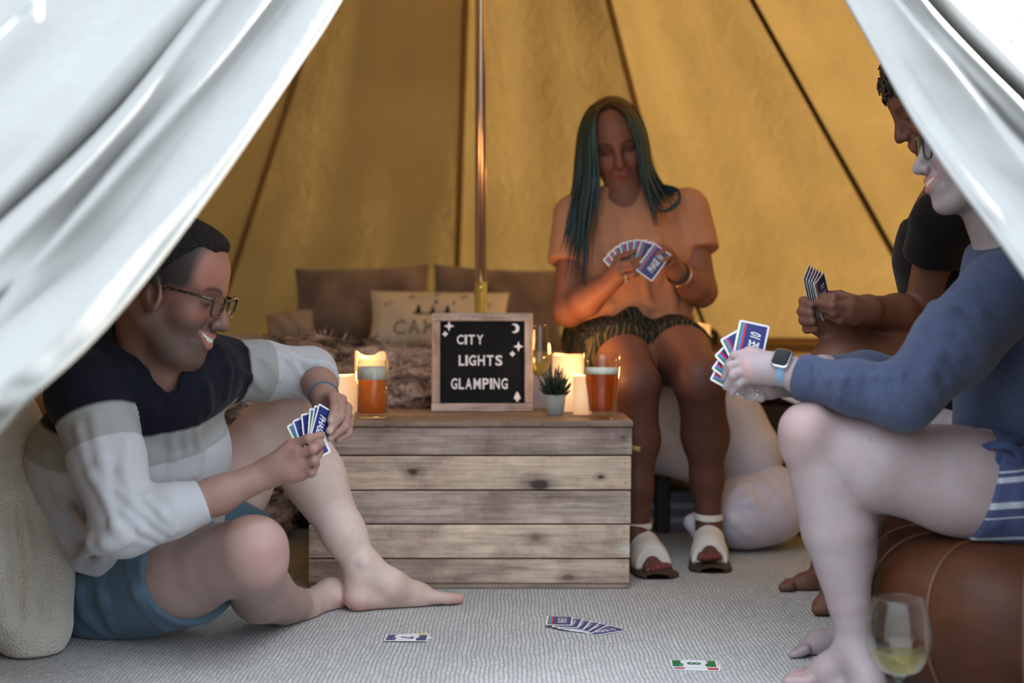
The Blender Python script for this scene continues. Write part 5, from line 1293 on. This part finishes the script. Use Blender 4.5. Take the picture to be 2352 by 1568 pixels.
# ================================================================ GIRL with teal hair, seated on the bed
girl = empty('person', (.33, 4.15, .48), 'person with long teal hair in a pink shirt seated on the bed, looking at cards', 'person')
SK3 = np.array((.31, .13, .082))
B = Sdf()
B.chain([P(1440, 790, 4.18), P(1442, 690, 4.14), P(1445, 570, 4.10), P(1448, 500, 4.09)], [.115, .105, .115, .08], .05)
B.rc(P(1325, 495, 4.09), P(1572, 478, 4.09), .045, .045, .04)
B.rc(P(1446, 490, 4.09), P(1428, 395, 4.08), .050, .048, .03)
B.chain([P(1322, 497, 4.09), P(1306, 712, 4.0)], [.047, .045], .02)
B.chain([P(1308, 712, 4.0), P(1345, 690, 3.94), P(1412, 638, 3.84)], [.045, .043, .0275], .02)
B.chain([P(1580, 484, 4.09), P(1610, 668, 4.02)], [.047, .044], .02)
B.chain([P(1608, 668, 4.02), P(1590, 655, 3.97), P(1552, 622, 3.88)], [.044, .041, .027], .02)
# hands
for m_ in ((1420, 592, 3.815), (1418, 608, 3.80), (1420, 622, 3.80), (1428, 636, 3.81)): B.rc(P(1412, 632, 3.84), P(*m_), .020, .0115, .014)
for pts in (((1420, 592, 3.815), (1440, 584, 3.795), (1458, 577, 3.80)), ((1420, 607, 3.80), (1446, 602, 3.785), (1472, 594, 3.795)), ((1422, 622, 3.80), (1452, 614, 3.785), (1481, 603, 3.795)), ((1428, 637, 3.81), (1456, 630, 3.79), (1480, 620, 3.80))): finger(B, pts, .0088)
for m_ in ((1520, 572, 3.83), (1532, 575, 3.82), (1541, 586, 3.825), (1545, 598, 3.84)): B.rc(P(1550, 618, 3.88), P(*m_), .020, .0115, .014)
for pts in (((1520, 572, 3.83), (1508, 566, 3.80), (1498, 572, 3.795)), ((1532, 576, 3.82), (1522, 576, 3.79), (1508, 584, 3.79)), ((1541, 587, 3.825), (1533, 592, 3.79), (1520, 600, 3.79)), ((1545, 600, 3.84), (1540, 607, 3.81), (1528, 612, 3.80))): finger(B, pts, .0088)
finger(B, ((1545, 610, 3.85), (1530, 600, 3.82), (1514, 594, 3.80)), .0105)
# legs
B.chain([P(1385, 790, 4.18), P(1425, 818, 3.95), P(1462, 878, 3.735)], [.088, .080, .060], .03)
B.chain([P(1464, 885, 3.735), P(1468, 1010, 3.76), P(1464, 1120, 3.75), P(1463, 1225, 3.74)], [.056, .051, .038, .031], .03)
B.chain([P(1508, 785, 4.18), P(1560, 812, 3.95), P(1606, 868, 3.73)], [.085, .084, .066], .03)
B.chain([P(1608, 880, 3.735), P(1620, 1000, 3.82), P(1624, 1100, 3.84), P(1628, 1205, 3.85)], [.064, .060, .041, .032], .03)
B.chain([P(1463, 1225, 3.74), P(1466, 1285, 3.75)], [.033, .030], .02)
B.chain([P(1466, 1250, 3.73), P(1488, 1288, 3.66), P(1506, 1305, 3.61)], [.032, .027, .020], .02)
for i in range(5): B.rc(P(1484+10*i, 1300-1*i, 3.62+.006*i), P(1488+12*i, 1309-2*i, 3.575+.012*i), .0105, .0095, .004)
B.chain([P(1628, 1205, 3.85), P(1627, 1255, 3.86)], [.032, .030], .02)
B.chain([P(1628, 1235, 3.83), P(1630, 1262, 3.76), P(1631, 1277, 3.70)], [.032, .027, .021], .02)
for i in range(5): B.rc(P(1612+9*i, 1275, 3.70), P(1608+11*i, 1282-(abs(i-1.2)), 3.665+.006*i), .0105, .0095, .004)
HG = Head(P(1415, 331, 4.085), -91, 20, 10, 1.0)
HG.sculpt(B, .011, .0045, False)
def girl_paint(V):
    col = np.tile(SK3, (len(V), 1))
    col = blend(col, 1-sst(V[:, 2], .50, .62), (.125, .050, .034))  # legs darkened, their shade put into the skin colour
    for i in range(5):
        for q in (P(1488+12*i, 1309-2*i, 3.57+.012*i), P(1608+11*i, 1282-(abs(i-1.2)), 3.66+.006*i)):
            col = blend(col, .8*(np.linalg.norm(V-(q+np.array([0, -.006, .006])), axis=1) < .0065), (.30, .04, .08))
    return HG.paint(V, col, lip=(.34, .06, .06), smile=.011, open_=.0045, teeth=(.30, .20, .17), lash=.95, brow=(.05, .028, .018))
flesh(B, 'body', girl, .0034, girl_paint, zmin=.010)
# shirt
SH = Sdf(); tor = Sdf()
tor.chain([P(1442, 730, 4.13), P(1446, 640, 4.12), P(1446, 560, 4.09), P(1448, 505, 4.09)], [.140, .130, .135, .09], .05)
tor.rc(P(1365, 600, 4.07), P(1530, 590, 4.07), .075, .08, .05)
tor.rc(P(1372, 715, 4.08), P(1525, 700, 4.08), .080, .085, .05)
tor.rc(P(1326, 496, 4.09), P(1572, 480, 4.09), .058, .058, .04)
tor.rc(P(1410, 455, 4.10), P(1478, 452, 4.10), .045, .045, .04)
tor.plane(P(1442, 752, 4.0), np.array([.02, 0, -1.0]), .012)
tor.chain([P(1444, 450, 4.10), P(1432, 446, 4.04), P(1436, 452, 4.0)], [.052, .043, .030], .008, 's')
tor.rc(P(1450, 765, 4.02), P(1450, 742, 3.96), .040, .035, .02, 's')
s1 = Sdf(); s1.chain([P(1322, 498, 4.09), P(1302, 625, 4.035)], [.064, .061], .02); s1.plane(P(1303, 607, 4.05), nz(P(1300, 625, 4.035)-P(1320, 480, 4.09)), .003)
s2 = Sdf(); s2.chain([P(1580, 486, 4.09), P(1606, 600, 4.04)], [.064, .066], .02); s2.plane(P(1606, 578, 4.05), nz(P(1612, 620, 4.03)-P(1580, 470, 4.09)), .003)
SH.grp(tor, .02).grp(s1, .022).grp(s2, .022)
D2 = (3.6, 4.6)
for q in (((1380, 500), (1400, 590), (1395, 680)), ((1500, 480), (1510, 560), (1515, 640)), ((1345, 690), (1400, 700), (1450, 722)), ((1360, 730), (1410, 728), (1450, 738)), ((1550, 690), (1500, 705), (1455, 725)), ((1560, 730), (1510, 728), (1465, 740)), ((1560, 480), (1580, 540), (1585, 600)), ((1430, 500), (1435, 570), (1420, 650)), ((1535, 620), (1545, 690), (1550, 740)), ((1480, 640), (1490, 700), (1470, 730))):
    SH.fold([(*p, *D2) for p in q], .011, .010, .016)
V, Q = SH.mesh(.0045, lambda p: .0015*vnoise(p, 45, 14)); mesh_np('shirt', V, Q, cloth('pink_cotton_shirt', (.60, .285, .165), .06, 600, .25), girl)
# shorts
ST = Sdf(); ST.rc(P(1385, 785, 4.20), P(1500, 780, 4.20), .112, .108, .04)
l1 = Sdf(); l1.chain([P(1372, 780, 4.16), P(1425, 822, 3.90)], [.105, .098], .03); l1.plane(P(1420, 815, 3.90), nz(np.array([.18, -.9, -.35])), .004)
l2 = Sdf(); l2.chain([P(1508, 778, 4.16), P(1562, 814, 3.92)], [.098, .100], .03); l2.plane(P(1556, 808, 3.93), nz(np.array([.15, -.9, -.30])), .004)
ST.grp(l1, .02).grp(l2, .02)
ST.rc(P(1450, 732, 4.02), P(1450, 790, 4.03), .055, .06, .03)
V, Q = ST.mesh(.005, lambda p: .003*vnoise(p, 55, 15))
t = NT('dark_patterned_cotton'); v = t.coord('Object', (1, 1, .45)); wv = t.n('TexWave', wave_type='BANDS', bands_direction='X'); wv.inputs['Scale'].default_value = 19; wv.inputs['Distortion'].default_value = 9; wv.inputs['Detail'].default_value = 1; wv.inputs['Detail Scale'].default_value = 1.6
t.l(v, wv.inputs['Vector']); t.set(Base_Color=t.ramp(wv.outputs['Fac'], [(.0, (.010, .016, .013)), (.80, (.010, .016, .013)), (.9, (.13, .09, .035))]), Roughness=.9)
mesh_np('shorts', V, Q, t.m, girl)
# hair: swept locks
t = NT('teal_dyed_hair'); at = t.attr('along'); v = t.coord('Object', (1, 1, .12)); a = t.noise(v, 140, 2)
t.set(Base_Color=t.mix(.5, t.ramp(at.outputs['Fac'], [(0, (.085, .035, .016)), (.13, (.07, .035, .018)), (.27, (.018, .055, .040)), (.55, (.010, .036, .042)), (1, (.010, .034, .040))]), t.ramp(a, [(.3, (.5, .5, .5)), (.7, (1.3, 1.3, 1.3))]), 'MULTIPLY'), Roughness=.38); M_teal = t.m
cap = Sdf(); cap.el(HG.w(-.020, 0, .048), (.096, .080, .088), HG.M, 0); g = cap; cap = Sdf(); cap.grp(g, 0); cap.plane(HG.w(.084, 0, .080), HG.M @ nz([1.0, 0, -.62]), .008)
hair_root = None
def locks(g1, g2, n, r0, spread, along0=0):
    g = GB()
    for i in range(n):
        u = (i+.5)/n; pts = [P(*[a*(1-u)+b*u for a, b in zip(p, q)]) for p, q in zip(g1, g2)]
        pts = catmull(pts, 22); m = len(pts); jit = nr.normal(size=3)*spread; ph = nr.rand()*6
        for j in range(m):
            f = j/(m-1); pts[j] = pts[j]+jit*f*1.2+np.array([math.sin(5*f+ph), .6*math.cos(4*f+ph), 0])*.004*f
        ln = int(m*(1-.22*nr.rand()))
        rs = [r0*(.55+.6*math.sin(math.pi*min(1, .15+.85*j/(ln-1))))*(1 if j < ln-5 else (ln-j)/5.2) for j in range(ln)]
        g.tube(pts[:ln], rs, 6, att=[along0+(1-along0)*j/(m-1) for j in range(ln)])
    return g
L1 = [(1396, 238, 4.02), (1374, 252, 3.985), (1364, 290, 3.96), (1364, 335, 3.955), (1370, 415, 3.95), (1362, 500, 3.93), (1350, 600, 3.905), (1342, 695, 3.90)]
L2 = [(1394, 234, 4.06), (1358, 252, 4.06), (1338, 290, 4.05), (1330, 345, 4.05), (1324, 430, 4.03), (1308, 500, 3.99), (1290, 560, 3.98), (1268, 625, 3.97)]
L3 = [(1396, 233, 4.14), (1362, 248, 4.17), (1342, 300, 4.19), (1338, 350, 4.20), (1336, 430, 4.20), (1335, 480, 4.19), (1340, 520, 4.18), (1345, 540, 4.18)]
L1b = [(1397, 237, 4.03), (1365, 255, 4.01), (1353, 292, 3.99), (1351, 340, 3.98), (1350, 420, 3.965), (1342, 500, 3.94), (1340, 600, 3.91), (1336, 690, 3.90)]
R1 = [(1402, 238, 4.02), (1436, 250, 3.985), (1458, 288, 3.96), (1468, 325, 3.95), (1474, 400, 3.95), (1485, 450, 3.945), (1496, 500, 3.93), (1505, 548, 3.92)]
R2 = [(1406, 234, 4.06), (1450, 248, 4.05), (1472, 286, 4.05), (1484, 330, 4.06), (1494, 380, 4.05), (1520, 422, 4.02), (1548, 438, 3.99), (1560, 442, 3.985)]
R3 = [(1404, 233, 4.14), (1448, 250, 4.17), (1470, 300, 4.19), (1478, 340, 4.20), (1488, 420, 4.19), (1500, 450, 4.16), (1510, 470, 4.15), (1515, 490, 4.15)]
R4 = [(1402, 240, 4.01), (1432, 258, 3.955), (1446, 292, 3.94), (1460, 335, 3.94), (1470, 400, 3.95), (1478, 440, 3.945), (1490, 490, 3.93)]
V, Q = cap.mesh(.006, lambda p: .0015*vnoise(p, 160, 6))
L_ = HG.loc(V)
hr = mesh_np('hair', V, Q, M_teal, girl, attrs={'along': np.clip(.04+(np.abs(L_[:, 1])*1.6+np.clip(.08-L_[:, 2], 0, 1)*.9), 0, 1)})
for nm, g1, g2, n, r0, sp_ in (('lock', L1, L1b, 16, .0055, .006), ('lock', L1b, L2, 22, .006, .006), ('lock', L2, L3, 20, .009, .006), ('lock', R1, R2, 26, .0058, .006), ('lock', R2, R3, 20, .009, .005), ('lock', R4, R1, 4, .0030, .004)):
    locks(g1, g2, n, r0, sp_).build('hair_locks', M_teal, hr, True, 'along')
fk = GB()
for i in range(5):
    o = i*4; fk.tube(catmull([P(1520, 424+o, 4.0), P(1556, 434+o*.5, 3.97), P(1562-o*.5, 462, 3.96), P(1540-o, 484, 3.955), P(1508, 488-o, 3.95)], 18), [.0032-.00012*j for j in range(18)], 6, att=[.6]*18)
fk.build('hair_flick', M_teal, hr, True, 'along')
# wristband, bracelet, ring
def band(c_, ax_, R, r, name, mat, par):
    e1 = nz(np.cross(ax_, [0, 0.3, 1])); e2 = np.cross(ax_, e1)
    GB().tube([c_+R*(math.cos(a)*e1+math.sin(a)*e2) for a in np.linspace(0, 2*math.pi, 26, endpoint=False)], r, 8, closed=True).build(name, mat, par)
axg = nz(P(1552, 622, 3.88)-P(1590, 655, 3.97))
band(P(1556, 626, 3.89), axg, .0285, .0055, 'wristband', simple('black_rubber', (.012, .012, .012), .5), girl)
band(P(1563, 631, 3.905), axg, .033, .0014, 'bracelet', M_gold, girl)
band(P(1441, 635, 3.80), nz(P(1456, 630, 3.79)-P(1428, 637, 3.81)), .0095, .0018, 'ring', M_gold, girl)
# sandals
M_wht = cloth('woven_white_leather', (.72, .66, .58), .06, 250, .5, 30); M_sole = simple('dark_sole', (.05, .03, .02), .7)
def sandal(ank, heel, toe, label):
    s_ = empty('sandal', heel, label, 'shoe', 'white sandals of the seated girl')
    d_ = nz((toe-heel)*np.array([1, 1, 0])); sd_ = np.cross([0, 0, 1.], d_)
    so = Sdf(); base = np.array([0, 0, .008])
    hz, tz = heel*np.array([1, 1, 0])+base, toe*np.array([1, 1, 0])+base
    for a in (-.012, .012): so.rc(hz+sd_*a-d_*.01, tz+sd_*a*1.6+d_*.0, .027, .032, .02, flat=(np.array([0, 0, 1.]), .24))
    V, Q = so.mesh(.004, zmin=.001); mesh_np('sole', V, Q, M_sole, s_)
    vp = Sdf(); L_ = np.linalg.norm((toe-heel)*np.array([1, 1, 0])); q0, q1, q2 = hz+d_*L_*.30, hz+d_*L_*.62, hz+d_*L_*.92
    vp.rc(q0+np.array([0, 0, .052]), q1+np.array([0, 0, .030]), .042, .042, .02); vp.rc(q1+np.array([0, 0, .030]), q2+np.array([0, 0, .018]), .042, .036, .02)
    for a in (-.014, .014): vp.rc(q1+sd_*a+np.array([0, 0, .014]), q2+sd_*a+np.array([0, 0, .010]), .031, .031, .02)
    vp.plane(hz+d_*L_*.86, nz(d_+np.array([0, 0, .10])), .004); vp.plane(hz+d_*L_*.28, nz(-d_+np.array([0, 0, .12])), .004)
    for j in range(5):                                  # crossed woven bands
        for sg in (-1, 1):
            o = hz+d_*L_*(.36+.10*j)
            pts = [o+sd_*a*.042*sg+d_*L_*.10*a+np.array([0, 0, max(.012, .098-.075*(.36+.10*j)-.036*abs(a)**2)]) for a in np.linspace(-1, 1, 7)]
            vp.chain(pts, [.0042]*7, .003)
    vp.plane(np.array([0, 0, .006]), np.array([0, 0, -1.]), .002)
    V, Q = vp.mesh(.003, zmin=.004); mesh_np('woven_upper', V, Q, M_wht, s_)
    e1, e2 = np.array([1., 0, 0]), nz(np.array([0, 1., .12]))
    R_ = np.array([ank+.0385*(math.cos(a)*e1+math.sin(a)*e2) for a in np.linspace(0, 2*math.pi, 33)])
    GB().grid(np.array([[p+np.array([0, 0, u]) for u in (-.0085, 0, .0085)] for p in R_])).build('ankle_strap', M_wht, s_)
    return s_
sandal(P(1464, 1203, 3.745), P(1466, 1296, 3.78), P(1509, 1318, 3.60), 'white woven sandal beside the right edge of the wooden crate')
sandal(P(1628, 1183, 3.85), P(1627, 1266, 3.88), P(1631, 1292, 3.685), 'white woven sandal beside the lilac sack')
# her cards
hand_fan([(1428, 606, 3.822, -46, 0, 4), (1436, 599, 3.820, -36, 0, 4), (1444, 595, 3.818, -26, 0, 4), (1454, 591, 3.816, -15, 0, 4), (1465, 589, 3.814, -4, 0, 4), (1475, 590, 3.812, 8, 0, 4), (1484, 594, 3.810, 18, 0, 4)],
         'the girl with teal hair', 'cards in the teal haired girl hand')
a = math.radians(36); card(P(1500, 602, 3.786), np.array([math.sin(a), 0, math.cos(a)]), np.array([.05, -1, .05]), 'card pulled forward in front of the fan of the teal haired girl', 'cards in the teal haired girl hand')
# ================================================================ MAN in black, behind the near woman
dude = empty('person', (1.06, 3.25, .42), 'person with curly dark hair in a black shirt holding cards behind the near woman', 'person')
SK4 = np.array((.16, .070, .045))
B = Sdf()
B.chain([P(2235, 840, 3.25), P(2230, 700, 3.2), P(2215, 560, 3.14), P(2200, 480, 3.10)], [.12, .125, .13, .08], .05)
B.rc(P(2170, 500, 2.98), P(2230, 490, 3.28), .05, .05, .04)
B.rc(P(2215, 470, 3.12), P(2180, 330, 3.10), .058, .056, .03)
B.chain([P(2168, 510, 2.99), P(2120, 728, 3.12)], [.050, .042], .02)
B.chain([P(2120, 730, 3.12), P(2060, 722, 3.06), P(1990, 712, 2.98)], [.043, .042, .030], .02)
for m_ in ((1955, 690, 2.945), (1950, 706, 2.93), (1952, 722, 2.935), (1962, 735, 2.945)): B.rc(P(1992, 712, 2.98), P(*m_), .024, .013, .016)
for pts in (((1955, 690, 2.945), (1915, 684, 2.93), (1880, 680, 2.955)), ((1950, 706, 2.93), (1912, 702, 2.915), (1878, 694, 2.945)), ((1952, 722, 2.935), (1915, 718, 2.92), (1884, 706, 2.95)), ((1962, 735, 2.945), (1930, 734, 2.93), (1900, 724, 2.95))): finger(B, pts, .0105)
finger(B, ((1970, 690, 2.96), (1930, 678, 2.985), (1890, 676, 2.99)), .0115)
B.chain([P(2235, 500, 3.28), P(2200, 770, 3.26)], [.05, .042], .02)
B.chain([P(2200, 770, 3.26), P(2050, 778, 3.14), P(1945, 762, 3.04)], [.043, .040, .029], .02)
for m_ in ((1868, 690, 3.0), (1862, 716, 2.99), (1866, 736, 2.99), (1876, 754, 3.0)): B.rc(P(1925, 755, 3.03), P(*m_), .024, .014, .018)
for pts in (((1868, 690, 3.0), (1846, 692, 2.98), (1862, 700, 2.955)), ((1862, 716, 2.99), (1842, 715, 2.975), (1862, 720, 2.95)), ((1866, 736, 2.99), (1846, 735, 2.975), (1866, 738, 2.95)), ((1876, 754, 3.0), (1854, 754, 2.985), (1872, 756, 2.96))): finger(B, pts, .0112)
B.chain([P(2215, 860, 3.16), P(2060, 850, 3.08), P(1925, 842, 3.0)], [.09, .078, .058], .03)
B.chain([P(1930, 850, 3.0), P(1935, 1010, 3.1), P(1925, 1180, 3.14), P(1920, 1330, 3.14)], [.058, .058, .042, .034], .03)
B.chain([P(2225, 850, 3.34), P(2080, 842, 3.36), P(1960, 838, 3.36)], [.088, .075, .058], .03)
B.chain([P(1960, 845, 3.36), P(1935, 1010, 3.42), P(1915, 1180, 3.44), P(1900, 1290, 3.44)], [.058, .056, .042, .034], .03)
B.chain([P(1900, 1290, 3.44), P(1895, 1330, 3.45), P(1850, 1338, 3.43), P(1805, 1346, 3.42)], [.034, .032, .022, .013], .02)
for i in range(5): B.rc(P(1815, 1346-2*i, 3.40+.017*i), P(1797+3*i, 1349-3*i, 3.40+.018*i), .012, .0105, .005)
B.chain([P(1920, 1330, 3.14), P(1925, 1385, 3.15), P(1890, 1392, 3.14)], [.034, .032, .024], .02)
for i in range(5): B.rc(P(1895, 1398-2*i, 3.12+.016*i), P(1874+3*i, 1400-4*i, 3.12+.018*i), .012, .0105, .005)
HD = Head(P(2153, 232, 3.08), 180, 28, 0, 1.0); HD.sculpt(B, .002, 0, True, True)
flesh(B, 'body', dude, .0040, lambda V: HD.paint(V, np.tile(SK4, (len(V), 1)), lip=(.30, .10, .08), open_=0, smile=.002), zmin=.002)
hs = Sdf(); hs.el(HD.w(-.016, 0, .056), (.104, .086, .088), HD.M, 0); g = hs; hs = Sdf(); hs.grp(g, 0); hs.plane(HD.w(.070, 0, .07), HD.M @ nz([1.0, 0, -.5]), .01)
r7 = np.random.RandomState(3)
for i in range(270):
    v_ = nz(r7.normal(size=3)+np.array([.15, 0, .55])); q = np.array([-.010, 0, .060])+v_*np.array([.098, .082, .086])
    if q[0] > .098 or q[2] < .015 and q[0] > .0: continue
    c_ = HD.w(*q); r_ = .008+.010*r7.rand(); e1 = nz(np.cross(v_, r7.normal(size=3))); e2 = np.cross(v_, e1); e1 = HD.M @ e1; e2 = HD.M @ e2
    st = r7.rand()*6; hs.chain([c_+r_*(math.cos(st+a)*e1+math.sin(st+a)*e2)+(HD.M @ v_)*a*.0022 for a in np.linspace(0, 5.2, 8)], [.0030]*8, .001)
t = NT('curly_dark_hair'); v = t.coord(); a = t.noise(v, 180, 2); t.set(Base_Color=t.ramp(a, [(.3, (.008, .005, .004)), (.7, (.035, .02, .013))]), Roughness=.5); t.bump(a, .5, .004)
V, Q = hs.mesh(.0027); mesh_np('hair', V, Q, t.m, dude)
SH = Sdf(); tor = Sdf()
tor.chain([P(2240, 830, 3.25), P(2235, 700, 3.2), P(2220, 570, 3.14), P(2205, 490, 3.11)], [.14, .145, .15, .10], .05)
tor.rc(P(2172, 503, 2.98), P(2232, 492, 3.28), .064, .064, .04); tor.plane(P(2190, 470, 3.08), nz([-.3, 0, 1.0]), .008)
s1 = Sdf(); s1.chain([P(2166, 508, 2.985), P(2136, 620, 3.05)], [.068, .064], .02); s1.plane(P(2140, 592, 3.03), nz(P(2120, 728, 3.12)-P(2168, 510, 2.99)), .003)
s2 = Sdf(); s2.chain([P(2235, 500, 3.28), P(2215, 640, 3.27)], [.068, .062], .02); s2.plane(P(2220, 610, 3.27), np.array([0, 0, -1.]), .003)
SH.grp(tor, .02).grp(s1, .02).grp(s2, .02)
V, Q = SH.mesh(.0055, lambda p: .002*vnoise(p, 40, 17)); mesh_np('shirt', V, Q, cloth('black_cotton', (.005, .0045, .0045), .1, 500, .2), dude)
ST = Sdf(); ST.chain([P(2250, 860, 3.25), P(2225, 862, 3.18)], [.13, .115], .03)
l1 = Sdf(); l1.chain([P(2215, 860, 3.16), P(2080, 850, 3.09)], [.105, .095], .02); l1.plane(P(2125, 850, 3.1), np.array([-1., 0, 0]), .003)
l2 = Sdf(); l2.chain([P(2225, 850, 3.34), P(2100, 842, 3.36)], [.10, .09], .02); l2.plane(P(2130, 842, 3.36), np.array([-1., 0, 0]), .003)
ST.grp(l1, .02).grp(l2, .02); V, Q = ST.mesh(.006, zmin=.43); mesh_np('shorts', V, Q, cloth('dark_shorts', (.03, .03, .035), .1), dude)
hand_fan([(1860, 662, 2.986, -36, 62, 0), (1866, 665, 2.982, -36, 62, 0), (1872, 669, 2.978, -35, 62, 0), (1878, 672, 2.974, -34, 61, 0), (1884, 676, 2.970, -33, 60, 0), (1891, 681, 2.966, -30, 54, 0)],
         'the man in the black shirt', 'cards in the man in black hand')

# ================================================================ cards on the carpet
def floor_card(px, py, ang, z, label, group, face='back', num=None, nc=None, tilt=(0, 0)):
    q = P(px, py, floor_d(py)); q[2] = z; a = math.radians(ang)
    card(q, np.array([math.cos(a), math.sin(a), tilt[0]]), np.array([-tilt[0], tilt[1], 1.0]), label, group, face, num, nc)
G1 = 'cards on the carpet'
floor_card(938, 1464, 14, .0015, 'yellow numbered card under the blue seven on the carpet', G1, 'face', '3', 'yellow')
floor_card(934, 1468, -2, .0032, 'white card with a blue number 7 lying on the carpet', G1, 'face', '7', 'blue')
for i, (px, py, ang) in enumerate(((1384, 1449, 36), (1352, 1444, 64), (1337, 1442, 70), (1320, 1440, 76), (1304, 1437, 80), (1285, 1433, 86))):
    floor_card(px, py, ang, .0015+.0012*i, ['bottom', 'second', 'third', 'fourth', 'fifth', 'topmost'][i]+' face-down blue card of the spread pile on the carpet', G1)
floor_card(1600, 1532, -9, .0015, 'pink edged card beneath the green eight on the carpet', G1, 'face', '5', 'red')
floor_card(1594, 1528, -4, .0034, 'white card with a green number 8 lying on the carpet', G1, 'face', '8', 'green')
print('script seconds', round(time.time()-T0, 1))
